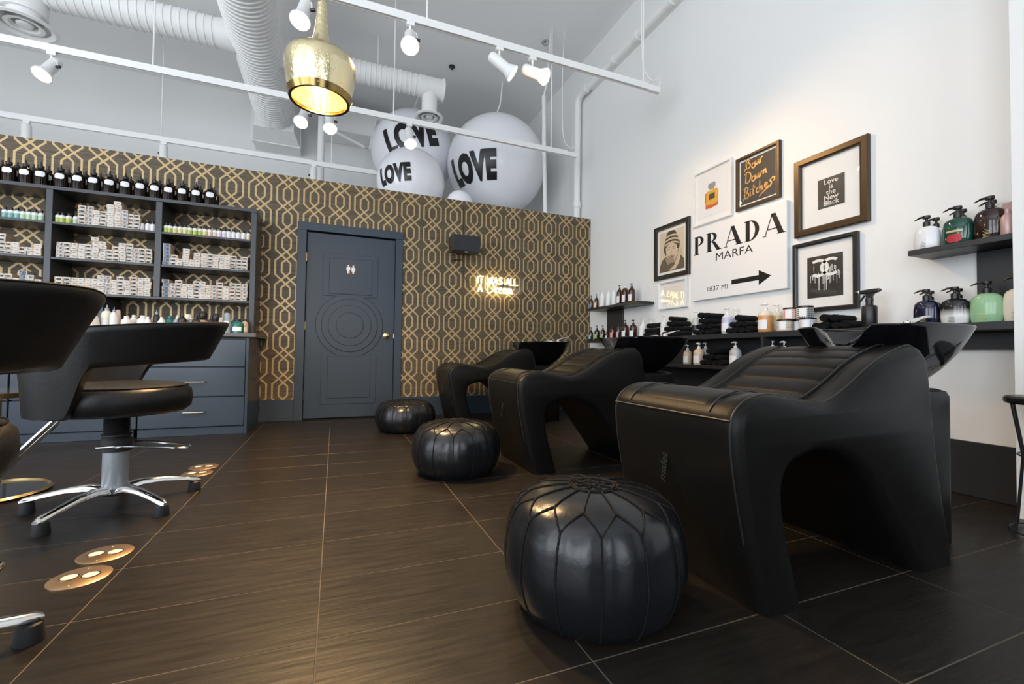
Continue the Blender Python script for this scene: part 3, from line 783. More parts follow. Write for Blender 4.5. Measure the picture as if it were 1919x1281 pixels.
CB = [  # px centre, width px, top py, kind, label
    (172, 26, 590, 'cone', M_wpl, 'tall white tapered bottle on the counter behind the near chair'),
    (180, 16, 598, 'jar', M_cream, 'small cream jar pair on the counter beside the divider'),
    (201, 17, 571, 'noz', M_cream, 'tall pearl bottle with a dark nozzle beside the shelf divider'),
    (214, 12, 575, 'noz', M_wpl, 'slim pale bottle with a dark nozzle behind the pearl bottle'),
    (222, 10, 580, 'cone', M_pinkish, 'slim blush tube standing behind the nozzle bottles'),
    (222, 12, 607, 'jar', M_tan, 'small tan jar with dark lid on the counter'),
    (237, 16, 592, 'std', M_wpl, 'white bottle, first of the short white row on the counter'),
    (251, 14, 590, 'std', M_wpl, 'white bottle with a round grey mark on the counter'),
    (268, 20, 591, 'std', M_wpl, 'wide white bottle with a black band label on the counter'),
    (277, 10, 593, 'std', M_wpl, 'narrow white bottle tucked behind the black banded bottle'),
    (287, 10, 594, 'cone', M_pinkish, 'small blush tube beside the dark blue bottle'),
    (294, 11, 580, 'noz', M_black, 'tall black and grey bottle against the wallpaper'),
    (303, 12, 594, 'std', M_wpl, 'short white bottle beside the tall black bottle'),
    (318, 15, 592, 'std', M_teal, 'clear teal bottle, first teal one on the counter'),
    (332, 12, 590, 'noz', M_grayp, 'grey blue dropper bottle with a cream label'),
    (342, 14, 588, 'std', M_black, 'black round capped bottle behind the dropper bottle'),
    (352, 14, 589, 'jar', M_teal2, 'pale lidded deep green jar behind the black bottles'),
    (358, 10, 591, 'noz', M_grayp, 'grey dropper bottle beside the deep green jar'),
    (368, 14, 592, 'std', M_black, 'glossy black bottle beside the tan pot'),
    (381, 14, 583, 'ball', M_tan, 'tan pot with a round black ball cap'),
    (397, 12, 593, 'std', M_black, 'black bottle with gold label beside the ball cap pot'),
    (405, 12, 587, 'ball', M_black, 'small black bottle with a round cap'),
    (415, 18, 595, 'jar', M_wpl, 'square white tub behind the chair arm'),
    (426, 16, 586, 'cone', M_grayp, 'tall rounded grey bottle at the chair arm tip'),
    (446, 20, 598, 'std', M_teal2, 'stacked deep green glass jar near the shelving end'),
    (459, 12, 598, 'std', M_tan, 'tan and black bottle in the shelving corner')]
for i, (px, w, top, kind, m, lab) in enumerate(CB):
    Y = 4.65 + (.12 if i % 3 == 1 else 0) + (.06 if i % 3 == 2 else 0)
    p = ony(px, top, Y); k = Y / (FPX * (.371 * p.x / Y + .928) ** -1) if False else None
    dep = p.x * _f.x + Y * _f.y
    r = w / 2 / FPX * dep; h = max(.05, p.z - Zc)
    loc = (p.x, Y, Zc)
    if kind == 'cone': container('hair_product_bottle', lab, 'bottle', loc, [(r, 0), (r, h * .1), (r * .8, h * .7), (r * .62, h * .96), (r * .4, h)], m, lab=(r * .5, h * .25, h * .6))
    elif kind == 'jar': container('product_jar', lab, 'jar', loc, [(r * .95, 0), (r, .004), (r, h * .68), (r * .9, h * .7)], m, [(r * 1.03, 0), (r * 1.03, h * .27), (r * .95, h * .3)], M_cream if m in (M_cream, M_teal2) else M_black if m is M_tan else M_wpl)
    elif kind == 'noz': container('hair_product_bottle', lab, 'bottle', loc, cylp(r, h * .78), m, [(r * .4, 0), (r * .4, h * .08), (r * .15, h * .12), (r * .1, h * .22)], M_grayp if m is not M_grayp else M_wpl, lab=(r * .6, h * .1, h * .4))
    elif kind == 'ball': container('product_jar', lab, 'jar', loc, [(r * .8, 0), (r, .006), (r * .95, h * .55), (r * .6, h * .6)], m, [(r * .7, 0), (r * .95, h * .15), (r * .9, h * .3), (r * .5, h * .4)], M_black, lab=(r * .6, h * .15, h * .45))
    else: container('hair_product_bottle', lab, 'bottle', loc, cylp(r, h * .86, .3, .42), m, [(r * .45, 0), (r * .45, h * .11), (r * .38, h * .14)], m if m in (M_wpl, M_teal) else M_black, lab=(r * .7, h * .15, h * .45))

# ---- speaker and neon on the patterned wall
sp = thing('wall_speaker', 'black box loudspeaker on a bracket above the neon sign', 'speaker', (1.395, YB, 1.995))
MB().rbox(-.165, .165, -.235, -.06, -.085, .105, .006).build('speaker_box', M_dark, sp, smooth=0)
MB().rbox(-.158, .158, -.239, -.233, -.078, .098, .002).build('grille', mat('speaker_grille', (.022, .024, .028), .6, bump=.5, bscale=700), sp, smooth=0)
MB().box(-.035, .035, -.06, 0, -.05, .05).build('bracket', M_black, sp, smooth=0)
MB().box(-.02, .02, -.24, -.2, -.094, -.086).build('badge', M_silver, sp, smooth=0)
c = MB(); c.tube([tuple(v) for v in spline([(.0, -.05, -.06), (.02, -.02, -.12), (-.08, -.025, -.15), (-.12, -.02, -.165), (-.04, -.015, -.145), (.03, -.012, -.16), (.02, -.01, -.26), (.05, -.012, -.36), (.12, -.012, -.44)], 5)], .004, 5)
c.tube([(0.02, -.006, .1), (.02, -.004, .52)], .003, 5); c.build('cable', M_black, sp)
ns = thing('neon_sign', 'glowing yellow neon sign reading it was all a dream', 'neon sign', (1.88, YB, 1.58))
MB().rbox(-.30, .30, -.045, -.041, -.11, .10, .001).build('clear_backing', M_glass, ns, smooth=0)
STRK = {'I': [[(0, 0), (0, 1)]], 'T': [[(.3, 0), (.3, 1)], [(0, 1), (.6, 1)]], 'W': [[(0, 1), (.22, 0), (.42, .8), (.62, 0), (.84, 1)]], 'A': [[(0, 0), (.33, 1), (.66, 0)], [(.13, .35), (.53, .35)]],
        'S': [[(.5, .85), (.3, 1), (.08, .85), (.12, .6), (.42, .42), (.5, .18), (.28, 0), (.02, .15)]], 'L': [[(0, 1), (0, 0), (.5, 0)]],
        'D': [[(.15, 1.1), (.05, 0), (.5, .05), (.85, .5), (.7, 1.1), (.2, 1.25), (-.1, 1.0)]], 'r': [[(0, .6), (.05, 0)], [(.05, .35), (.2, .58), (.35, .55)]], 'e': [[(0, .3), (.35, .35), (.25, .6), (.05, .5), (.0, .2), (.2, 0), (.4, .1)]],
        'a': [[(.4, .55), (.15, .6), (0, .3), (.15, 0), (.38, .25), (.4, .6), (.42, 0), (.5, .05)]], 'm': [[(0, .6), (.02, 0), (.05, .4), (.2, .58), (.28, 0), (.3, .4), (.48, .58), (.55, 0), (.65, .08)]]}
ADV = {'I': .22, 'T': .78, 'W': 1.0, 'A': .82, 'S': .66, 'L': .62, 'D': 1.02, 'r': .42, 'e': .5, 'a': .58, 'm': .8, ' ': .42}
def neon_line(txt, x0, z0, h, slope=0.):
    x = x0
    for chh in txt:
        for st in STRK.get(chh, []):
            pts = [Vector((x + a * h, -.062, z0 + b * h + slope * (x + a * h - x0))) for a, b in st]
            if len(pts) > 4: pts = spline(pts, 4)
            MB().tube(pts, .0048, 8).build('neon_letter', M_neon, ns)
        x += ADV[chh] * h
neon_line('IT WAS ALL', -.283, .005, .083)
neon_line('A', -.285, -.10, .088)
neon_line('Dream', -.165, -.105, .105)
MB().cyl((-.27, -.045, .08), (-.27, 0, .08), .006, 8).cyl((.27, -.045, .08), (.27, 0, .08), .006, 8).cyl((-.27, -.045, -.09), (-.27, 0, -.09), .006, 8).cyl((.27, -.045, -.09), (.27, 0, -.09), .006, 8).build('standoff', M_silver, ns)
MB().box(.02, .14, -.04, -.005, -.02, .01).build('transformer', M_black, ns, smooth=0)

# ================================================================== shampoo loungers
TOPC = [(1.135, 0), (1.09, .17), (1.045, .38), (1.030, .50), (1.034, .555), (1.055, .588), (1.10, .615), (1.18, .628), (1.29, .612), (1.40, .596), (1.47, .612), (1.555, .655), (1.66, .715), (1.763, .757), (1.85, .782), (1.90, .778), (1.945, .735), (1.965, .65), (1.985, .5), (2.02, .30), (2.07, .1), (2.09, 0)]
BOTC = [(1.87, 0), (1.85, .03), (1.72, .20), (1.60, .35), (1.50, .42), (1.40, .445), (1.308, .433), (1.246, .407), (1.222, .341), (1.236, .23), (1.274, .094), (1.30, 0)]
def poly_normals(P):
    n = len(P); out = []
    for i in range(n):
        t = (P[(i + 1) % n] - P[i - 1]).normalized(); out.append(Vector((-t.y, t.x)))
    return out
def top_path(x0, x1, k=60):
    """points and normals of the upholstered contour between two X stations"""
    T = [p for p in spline([(a, b) for a, b in TOPC], 8)]
    i0 = min(range(len(T) // 2), key=lambda i: abs(T[i].x - x0) + (0 if T[i].y > .5 else 9))
    i1 = min(range(len(T)), key=lambda i: abs(T[i].x - x1) + (0 if T[i].y > .5 else 9))
    seg = T[i0:i1 + 1]; L = [0]
    for a, b in zip(seg, seg[1:]): L.append(L[-1] + (b - a).length)
    out = []
    for j in range(k + 1):
        s = L[-1] * j / k; i = max(q for q in range(len(L)) if L[q] <= s + 1e-9); i = min(i, len(seg) - 2)
        f = (s - L[i]) / max(L[i + 1] - L[i], 1e-9); p = seg[i].lerp(seg[i + 1], f)
        t = (seg[i + 1] - seg[i]).normalized(); out.append((p, Vector((-t.y, t.x)), s))
    return out
def lounger(yn, label_, basin_label):
    t = thing('shampoo_lounger', label_, 'lounger', (1.5, yn + .3, 0))
    L = lambda x, y, z: (x - 1.5, y - .3, z)
    top = spline([(a, b) for a, b in TOPC], 4); bot = spline([(a, b) for a, b in BOTC], 4)
    P = top + bot; N = poly_normals(P); rings = []
    nt_ = len(top)
    for i_, sx_ in ((0, -1), (nt_ - 1, 1), (nt_, -1), (len(P) - 1, 1)): N[i_] = Vector((sx_, 0))
    def fl(p): return Vector((p.x, max(p.y, 0)))
    def ring(y, inset, dip):
        out = []
        for i, (p, n) in enumerate(zip(P, N)):
            q = p - n * inset
            if dip and i < nt_ and p.y > .5 and 1.06 < p.x < 1.90:
                w = min(1, (p.x - 1.06) / .06, (1.90 - p.x) / .06); q = q - n * dip * max(w, 0)
            out.append(L(q.x, y, max(q.y, 0)))
        return out
    for y, i, d in ((0, .034, 0), (.004, .022, 0), (.012, .011, 0), (.024, .004, 0), (.045, 0, 0), (.10, .001, .004), (.125, .003, .018), (.3, .003, .02), (.475, .003, .018), (.50, .001, .004), (.555, 0, 0), (.576, .004, 0), (.588, .011, 0), (.596, .022, 0), (.60, .034, 0)):
        rings.append(ring(y, i, d))
    MB().loft(rings, True, 'tess').build('upholstered_body', M_leather2, t, smooth=50)
    # pads
    def pad(x0, x1, chan, name):
        path = top_path(x0, x1, 90); S = path[-1][2]; rows = []
        ys = [.118, .121, .130, .15, .2, .3, .4, .45, .47, .479, .482]
        hs = [-.022, .000, .007, .010, .011, .012, .011, .010, .007, .000, -.022]
        for p, n, s in path:
            e = min(1, s / .02, (S - s) / .02); h0 = (-.02 + .02 * math.sqrt(max(e, 0)))
            r = 0
            if chan: r = .0085 * (abs(math.sin(PI * chan * s / S)) ** .35 - 1)
            rows.append([L(*(lambda q: (q.x, y, q.y))(p + n * (h * .75 + h0 * .8 + r - .010))) for y, h in zip(ys, hs)])
        MB().loft(rows, False, False).build(name, M_leather2, t, smooth=60)
    pad(1.045, 1.395, 0, 'seat_pad'); pad(1.40, 1.885, 6, 'back_pad')
    # seams
    sm = MB()
    for y in (.030, .570):
        path = spline([(a, b) for a, b in TOPC[1:-2]], 5); nn = poly_normals(path)
        sm.tube([L((p - n * .0025).x, y, (p - n * .0025).y) for p, n in list(zip(path, nn))[1:-1]], .0028, 6)
    pf = top_path(1.034, 1.9, 2)[0]
    sm.tube([L(1.0305 + .0, y, .553) for y in (.03, .1, .2, .3, .4, .5, .57)], .0028, 6)
    for y in (.112, .488): sm.tube([L((p + n * .001).x, y, (p + n * .001).y) for p, n, s in top_path(1.04, 1.89, 50)], .0024, 6)
    sm.build('seam_piping', M_pipe, t)
    # embossed vertical script mark on the front
    me = text_mesh('maletti', .042, .0008, .0012, 1.0, shear=.3); me.materials.append(M_pipe)
    mk = link('embossed_mark', me, t); mk.location = L(1.0405, .305, .37)
    mk.rotation_euler = Matrix(((0, .09, -1), (0, -1, 0), (-1, 0, 0))).transposed().to_euler() if False else (0, 0, 0)
    nrm = Vector((-1, 0, .12)).normalized(); ux = Vector((-.12, 0, -1)).normalized() * -1; uy = nrm.cross(ux)
    mk.matrix_local = Matrix(((ux.x, uy.x, nrm.x, mk.location.x), (ux.y, uy.y, nrm.y, mk.location.y), (ux.z, uy.z, nrm.z, mk.location.z), (0, 0, 0, 1)))
    # pedestal
    MB().loft([[L(2.13 + sx * (.18 - i), .3 + sy * (.21 - i), z) for sx, sy in arc_sq(.05)] for z, i in ((0, .004), (.01, 0), (.585, 0), (.605, .008), (.615, .03))]).build('pedestal', M_leather2, t)
    MB().tube([L(2.06, .08, .42), L(2.055, .06, .41), L(2.065, .05, .33), L(2.07, .055, .30)], [.009, .010, .006, .009], 8).build('tilt_lever', M_chrome, t)
    # basin (bolted to the pedestal)
    b = MB(); n = 72; rings = []
    for ri_, (sc, z) in enumerate(((.26, .60), (.30, .615), (.42, .635), (.62, .69), (.80, .755), (.93, .82), (.985, .852), (1., .862), (.985, .868), (.965, .866), (.945, .852), (.90, .815), (.80, .765), (.6, .735), (.3, .722), (.05, .72))):
        rg = []
        for k in range(n):
            a = 2 * PI * k / n; ca, sa = math.cos(a), math.sin(a)
            ex = .58
            X = 2.14 + sc * .31 * math.copysign(abs(ca) ** ex, ca); Y = .25 + sc * .232 * math.copysign(abs(sa) ** ex, sa)
            zz = z
            if ca < 0:
                w = max(0, 1 - (abs(Y - .235) / .10) ** 2) * min(1, max(0, (2.10 - X) / .16)) ** 1.2
                zz = z - w * .105 * max(0, (z - .62) / .245) ** 2
                zz -= .006 * min(1, max(0, (2.0 - X) / .1)) * (1 if z > .84 else 0)
                if ri_ >= 9: X += .060 * min(1, max(0, (2.08 - X) / .1)) * (.5 if ri_ == 9 else 1)
            rg.append(L(X, Y, zz))
        rings.append(rg)
    b.loft(rings).build('wash_basin', M_ceramic, t, smooth=60)['label'] = 'glossy black ceramic basin with a neck notch'
    fc = MB().lathe([(.026, .855), (.026, .873), (.020, .882), (.016, .90), (0, .903)], 16, L(2.36, .27, 0)).build('faucet', M_chrome, t)
    MB().tube([L(2.36, .27, .895), L(2.40, .265, .905), L(2.45, .26, .922), L(2.49, .255, .926)], [.010, .010, .007, .004], 8).build('faucet_lever', M_chrome, t)
    hsr = MB(); hsr.tube([L(*p) for p in ((2.30, .22, .86), (2.26, .25, .875), (2.20, .28, .866), (2.13, .30, .845))], [.012, .013, .014, .022], 10); hsr.build('hand_shower', M_chrome, t)
    MB().tube([tuple(p) for p in spline([L(2.13, .30, .842), L(2.05, .32, .80), L(2.10, .40, .77), L(2.25, .40, .80), L(2.31, .22, .86)], 5)], .007, 6).build('shower_hose', M_black, t)
    return t
def arc_sq(r):
    out = []
    for (sx, sy, a0) in ((1, 1, 0), (-1, 1, PI / 2), (-1, -1, PI), (1, -1, 3 * PI / 2)):
        for k in range(5):
            a = a0 + PI / 2 * k / 4; out.append((sx * (1 - r / .18) + math.cos(a) * r / .18, sy * (1 - r / .21) + math.sin(a) * r / .21))
    return out
lounger(.90, 'black leather shampoo lounger with channelled back, directly beside the largest pouf', '')
lounger(2.457, 'black leather shampoo lounger, the middle one of three', '')
lounger(4.22, 'black leather shampoo lounger against the patterned wall', '')

# ---- poufs
def pouf(loc, R, H, label, rz=0., low=.74):
    t = thing('pouf', label, 'pouf', loc, rz)
    NS = 14
    prof = spline([(low, 0), (low + .08, .03), (.93, .16), (.995, .34), (1.0, .50), (.965, .68), (.90, .80), (.80, .885), (.62, .945), (.40, .978), (.2, .99), (.02, .995)], 5)
    def S(th, i, off=0.):
        r, z = prof[i].x * R, prof[i].y * H
        zf = prof[i].y
        puff = 0
        if zf < .86: puff = .006 * (abs(math.sin(NS * th / 2)) ** .5 - 1) * min(1, zf / .15) * min(1, (.86 - zf) / .08)
        r2 = r + puff + off
        return Vector((r2 * math.cos(th), r2 * math.sin(th), z + off * .6))
    n = NS * 6
    rings = [[S(2 * PI * k / n, i) for k in range(n)] for i in range(len(prof))]
    MB().loft(rings).build('body', M_pouf, t, smooth=70)
    zi = lambda zf: min(range(len(prof)), key=lambda i: abs(prof[i].y - zf) + (0 if i < len(prof) else 9))
    def surf(th, zf, off=.0015):
        # interpolate profile by height fraction (zf<1) 
        for i in range(len(prof) - 1):
            if prof[i].y <= zf <= prof[i + 1].y:
                f = (zf - prof[i].y) / max(prof[i + 1].y - prof[i].y, 1e-9); a, b = S(th, i, off), S(th, i + 1, off)
                return a.lerp(b, f)
        return S(th, len(prof) - 1, off)
    def surf_r(th, rf):
        best = None
        for i in range(len(prof) // 2, len(prof) - 1):
            if prof[i].x >= rf >= prof[i + 1].x:
                f = (prof[i].x - rf) / max(prof[i].x - prof[i + 1].x, 1e-9); a, b = S(th, i, 0), S(th, i + 1, 0)
                p = a.lerp(b, f); return Vector((p.x, p.y, p.z + .002))
        return S(th, len(prof) - 1, .002)
    def cord(mb, pts, r=.0032):
        q = []
        for a, b in zip(pts, pts[1:]):
            m = max(1, int((b - a).length / .006))
            q += [a.lerp(b, k / m) for k in range(m)]
        q.append(pts[-1]); mb.tube(q, [r * (1.15 if k % 2 else .72) for k in range(len(q))], 5)
    c1, c2 = MB(), MB()
    ZL, RH = .80, .70
    for k in range(NS):
        th = 2 * PI * k / NS; tm = th + PI / NS
        cord(c1, [surf(th, z) for z in [.0, .02, .05] + [.1 + .7 * j / 14 for j in range(15)]])
        lo, hi_, lo2 = surf(th, ZL), surf_r(tm, RH), surf(th + 2 * PI / NS, ZL)
        def bow(a, b, ta, tb):
            return [a] + [(lambda f: (lambda rr, t_: surf_r(t_, rr))(.90 + (RH - .90) * f, ta + (tb - ta) * f))(f) for f in (.3, .6, .85)] + [b]
        cord(c2, bow(lo, hi_, th, tm)); cord(c2, bow(lo2, hi_, th + 2 * PI / NS, tm))
        cord(c2, [surf_r(tm, RH + (.27 - RH) * j / 6) for j in range(7)], .003)
    c1.build('side_stitching', M_stitch, t, smooth=0); c2.build('top_stitching', M_stitch, t, smooth=0)
    md = MB()
    for rr in (.27, .235):
        md.tube([surf_r(2 * PI * k / 40, rr) for k in range(40)], .003, 5, closed=True)
    md.tube([surf_r(2 * PI * k / 16, .19 if k % 2 else .09) for k in range(16)], .0028, 5, closed=True)
    md.tube([surf_r(2 * PI * k / 12, .06) for k in range(12)], .0025, 5, closed=True)
    for k in range(8): md.tube([surf_r(2 * PI * (k + .5) / 8 + .2 * math.sin(j * PI / 4), .10 + .028 * j) for j in range(5)], .0022, 5)
    md.build('stitched_medallion', M_stitch, t)
    MB().tube([S(2 * PI * k / 64, 0, .002) + Vector((0, 0, .005)) for k in range(64)], .005, 6, closed=True).build('base_piping', M_stitch, t)
    return t
pouf((.735, 1.16, 0), .268, .345, 'largest looking black leather pouf with stitched medallion, beside the nearest wash lounger', .2)
pouf((.715, 2.70, 0), .272, .315, 'black leather pouf in front of the middle shampoo lounger', .35)
pouf((.635, 4.27, 0), .278, .285, 'low black leather pouf in front of the door', .1)

# ================================================================== salon chairs
def salon_chair(loc, rz, label_, base_rz=0.):
    t = thing('salon_chair', label_, 'chair', loc, rz)
    st = MB().lathe([(0, .432), (.20, .432), (.255, .440), (.280, .462), (.285, .50), (.280, .540), (.262, .560), (.252, .564), (.22, .573), (.12, .578), (0, .579)], 48)
    seat = st.build('seat', M_leather, t, smooth=60)
    MB().tube([(.263 * math.cos(2 * PI * k / 60), .263 * math.sin(2 * PI * k / 60), .5615) for k in range(60)], .0028, 6, closed=True).build('seam', M_stitch, seat)
    # wrap-around shell: band with two side panels running down to the seat
    n = 96; TE = math.radians(140); rings = []
    def sstep(a, b, x): x = min(1, max(0, (x - a) / (b - a))); return x * x * (3 - 2 * x)
    outer_top, outer_front = [], []
    for i in range(n + 1):
        th = -TE + 2 * TE * i / n; a = abs(math.degrees(th))
        zt = .872 - .085 * (a / 129) ** 1.3
        w = sstep(84, 104, a)
        zb = (.688 - .036 * min(1, a / 90)) * (1 - w) + .440 * w
        k = .46 - .26 * sstep(10, 95, a)
        R0 = .300 - .058 * (1 - sstep(15, 95, a))
        def Ro(z): return R0 + .012 + (z - .48) * k * (.55 + .45 * (1 - w))
        thk = .050
        H = zt - zb; lean = .10 * sstep(105, 140, a)        # front edge of the panels rakes
        sec = []
        m = 9
        for j in range(m):
            z = zb + .006 + (H - .018) * j / (m - 1); sec.append((Ro(z), z))
        sec += [(Ro(zt) - .008, zt - .003), (Ro(zt) - .022, zt), (Ro(zt) - .040, zt - .004)]
        for j in range(m):
            z = zt - .012 - (H - .018) * j / (m - 1); sec.append((Ro(z) - thk, z))
        sec += [(Ro(zb) - thk + .01, zb), (Ro(zb) - .01, zb)]
        rg = []
        for r, z in sec:
            tt = th + math.copysign(lean * (z - .6) / .3, th)
            rg.append((r * math.cos(tt), r * math.sin(tt), z))
        outer_top.append(Vector(rg[m]) + Vector((0, 0, .001))); rings.append(rg)
    MB().loft(rings).build('wrap_backrest', M_leather, t, smooth=50)
    MB().tube(outer_top, .0026, 6).build('backrest_seam', M_stitch, t)
    # pedestal
    bl = []
    for k in range(10): bl += [(.044, .345 + k * .009), (.050, .3495 + k * .009)]
    MB().lathe([(.058, .26), (.058, .315), (.050, .325), (.056, .330), (.056, .338)] + bl + [(.06, .436)], 24).build('bellows', M_rubber, t)
    MB().lathe([(.045, .09), (.048, .095), (.048, .262), (.045, .262)], 28).build('column', M_grey, t)
    MB().lathe([(.02, .055), (.04, .058), (.06, .072), (.062, .095), (.05, .10)], 24).build('hub', M_chrome, t)
    for k in range(5):
        a = base_rz + 2 * PI * k / 5; ca, sa = math.cos(a), math.sin(a); rr = []
        for d, z, w, h in ((.03, .082, .032, .018), (.10, .096, .026, .015), (.18, .090, .021, .012), (.26, .074, .018, .011), (.325, .058, .018, .012), (.342, .052, .012, .008)):
            rr.append([(d * ca - wx * sa, d * sa + wx * ca, z + hz) for wx, hz in ((-w, -h * .6), (-w * .9, h * .3), (-w * .5, h), (w * .5, h), (w * .9, h * .3), (w, -h * .6))])
        lg = MB().loft(rr).build('leg', M_chrome, t, smooth=50)
        MB().lathe([(.028, 0), (.029, .004), (.025, .045), (.018, .05), (0, .05)], 16, (.318 * ca, .318 * sa, 0)).build('glide_foot', M_rubber, lg)
    lv = MB()
    lv.tube([tuple(p) for p in spline([(-.05, -.06, .285), (.06, -.075, .288), (.20, -.06, .272), (.262, -.045, .262), (.285, -.02, .258), (.285, .015, .258), (.262, .035, .262), (.15, .05, .28), (.05, .055, .287)], 5)], .006, 8)
    lv.build('pump_lever', M_chrome, t)
    fr_ = MB()
    for s_ in (-1, 1): fr_.tube([(-.10, .028 * s_, .43), (-.20, .028 * s_, .425), (-.43, .028 * s_, .155), (-.47, .05 * s_, .125), (-.49, .14 * s_, .115)], .011, 8)
    fr_.tube([(-.49, -.17, .115), (-.49, .17, .115)], .014, 8)
    fr_.build('footrest', M_chrome, t)
    return t
A0 = math.atan2(2.387 - 2.61, -.673 + .935)
salon_chair((-.935, 2.61, 0), 0, 'black leather salon chair with chrome star base near the drawer cabinets', A0)
salon_chair((-.945, 1.295, 0), 0, 'black leather salon chair nearest the brass floor outlets, seen from its back', A0 + 1.36)

# ---- gold side table by the chairs
q = onz(40, 930, 0)
gt = thing('side_table', 'round gold framed side table behind the salon chairs', 'table', (-1.60, 3.02, 0))
MB().tube([(.235 * math.cos(2 * PI * k / 48), .235 * math.sin(2 * PI * k / 48), .010) for k in range(48)], .010, 4, closed=True).build('base_ring', M_brass, gt)
MB().lathe([(0, .004), (.228, .004), (.228, .010), (0, .010)], 40).build('base_plate', M_mirror, gt)
for x, y in ((.135, -.19), (.07, -.222)): MB().rbox(x - .014, x + .014, y - .01, y + .01, .012, .492, .002).build('post', M_brass, gt, smooth=0)
MB().lathe([(.225, .490), (.235, .490), (.235, .512), (.225, .512)], 48).build('top_ring', M_brass, gt)
MB().lathe([(0, .492), (.226, .492), (.226, .514), (0, .514)], 40).build('table_top', M_mirror, gt)

# ---- brass floor outlets
OUTL = ['round brass floor outlet, the farther from the door of the open pair', 'round brass floor outlet, the nearer to the door of the open pair', 'round brass floor outlet touching the chrome chair leg near the cabinets', 'round brass floor outlet just behind the one touching the chrome leg']
for (px, py), lab in zip(((150, 1082), (198, 1038), (370, 887), (382, 875)), OUTL):
    p = onz(px, py, 0); t = thing('floor_outlet', lab, 'floor outlet', (p.x, p.y, 0), group='brass floor outlets')
    MB().lathe([(0, 0.0003), (.079, .0003), (.079, .002), (.075, .0045), (0, .0045)], 40).build('plate', M_brassb, t)
    for s_ in (-1, 1):
        MB().lathe([(0, .0045), (.021, .0045), (.021, .0062), (0, .0062)], 20, (s_ * .027, 0, 0)).build('socket_cover', mat('bright_nickel', (.80, .78, .74), .35, .25), t)
        MB().lathe([(.021, .0046), (.024, .0046), (.024, .0066), (.021, .0066)], 20, (s_ * .027, 0, 0), caps=False).build('socket_ring', M_golddark, t)
    for a in (PI / 2, -PI / 2): MB().lathe([(0, .0045), (.004, .0045), (.003, .006), (0, .006)], 8, (.06 * math.cos(a), .06 * math.sin(a), 0)).build('screw', M_brass, t)

# ---- wire stool at the right
so = thing('wire_stool', 'black wire framed stool with a looped handle back by the right wall', 'stool', (2.79, .865, 0))
SX = -.0
MB().lathe([(0, .548), (.15, .548), (.158, .556), (.158, .572), (.15, .58), (0, .58)], 32).build('seat', M_black, so)
for k in range(6):
    a = 2 * PI * k / 6 + .3
    MB().tube([(.15 * math.cos(a), .15 * math.sin(a), .555), (.115 * math.cos(a), .115 * math.sin(a), .33), (.14 * math.cos(a), .14 * math.sin(a), .02), (.15 * math.cos(a), .15 * math.sin(a), .004)], .0042, 6).build('leg', M_black, so)
for z, r in ((.33, .117), (.012, .145)): MB().tube([(r * math.cos(2 * PI * k / 32), r * math.sin(2 * PI * k / 32), z) for k in range(32)], .004, 6, closed=True).build('ring', M_black, so)
MB().tube([tuple(v) for v in spline([(-.11, .0, .575), (-.11, 0, .63), (-.08, 0, .66), (.08, 0, .66), (.11, 0, .63), (.11, 0, .575)], 5)], .009, 8).build('handle', M_black, so)

# ================================================================== right wall: pictures
FX = lambda y, z, d=0.: (Vector((XR - d, y, z)), Vector((0, -1, 0)), Vector((0, 0, 1)), Vector((-1, 0, 0)))   # frame: u to the right as seen, v up, n out of wall
def picture(name, label, cat, y1, y0, z0, z1, fw, fd, fm, matt=0., matm=None, artm=None, glass=True):
    """framed picture: four mitred frame bars, mount, sheet, glass. y1 = far edge, y0 = near edge"""
    t = thing(name, label, cat, (XR, (y0 + y1) / 2, z0))
    w, h = (y1 - y0), (z1 - z0)
    P = lambda u, v, d: Vector((-d, w / 2 - u, v))
    o = [(0, 0), (w, 0), (w, h), (0, h)]; i = [(fw, fw), (w - fw, fw), (w - fw, h - fw), (fw, h - fw)]
    for k in range(4):
        a, b, c, d = o[k], o[(k + 1) % 4], i[(k + 1) % 4], i[k]
        MB().loft([[P(*q, 0.002) for q in (a, b, c, d)], [P(*q, fd * .85) for q in (a, b, c, d)],
                   [P(*(Vector(q).lerp(Vector(r), f)), fd) for q, r, f in ((a, d, .12), (b, c, .12), (c, b, .25), (d, a, .25))]]).build('frame_bar', fm, t, smooth=0)
    MB().loft([[P(*q, .003) for q in i], [P(*q, .010) for q in i]]).build('mount', matm or M_paper, t, smooth=0)
    if glass: MB().add([P(*q, fd * .6) for q in i], [(0, 1, 2, 3)]).build('glass', M_glass, t, smooth=0)
    return t, (lambda u, v, d=.0105: P(u, v, d)), w, h
def flat(t, name, Pf, polys, m, d=.0105, thick=.0006):
    """flat printed shapes on a sheet; polys in (u, v)"""
    mb = MB()
    for poly in polys:
        lo = [Pf(u, v, d) for u, v in poly]; hi_ = [p + Vector((-thick, 0, 0)) for p in lo]
        mb.loft([lo, hi_], True, 'tess')
    return mb.build(name, m, t, smooth=0)
def stroke(pts, w, k=5, taper=True):
    """ribbon polygon along a curve"""
    q = spline([(a, b) for a, b in pts], k) if len(pts) > 2 else [Vector(p) for p in pts]
    L, R_ = [], []
    for i, p in enumerate(q):
        t = (q[min(i + 1, len(q) - 1)] - q[max(i - 1, 0)]).normalized(); n = Vector((-t.y, t.x))
        ww = w * (.55 + .45 * math.sin(PI * (i + .6) / len(q))) if taper else w
        L.append(p + n * ww / 2); R_.append(p - n * ww / 2)
    return [(p.x, p.y) for p in L + R_[::-1]]
def strokes_mesh(t, name, Pf, strokes, w, m, d=.0108, taper=True):
    mb = MB()
    for st in strokes:
        poly = stroke(st, w, 5, taper); n = len(poly) // 2
        top = poly[:n]; bot = poly[n:][::-1]
        mb.loft([[Pf(*a, d), Pf(*b, d)] for a, b in zip(top, bot)], False, False)
    return mb.build(name, m, t, smooth=0)
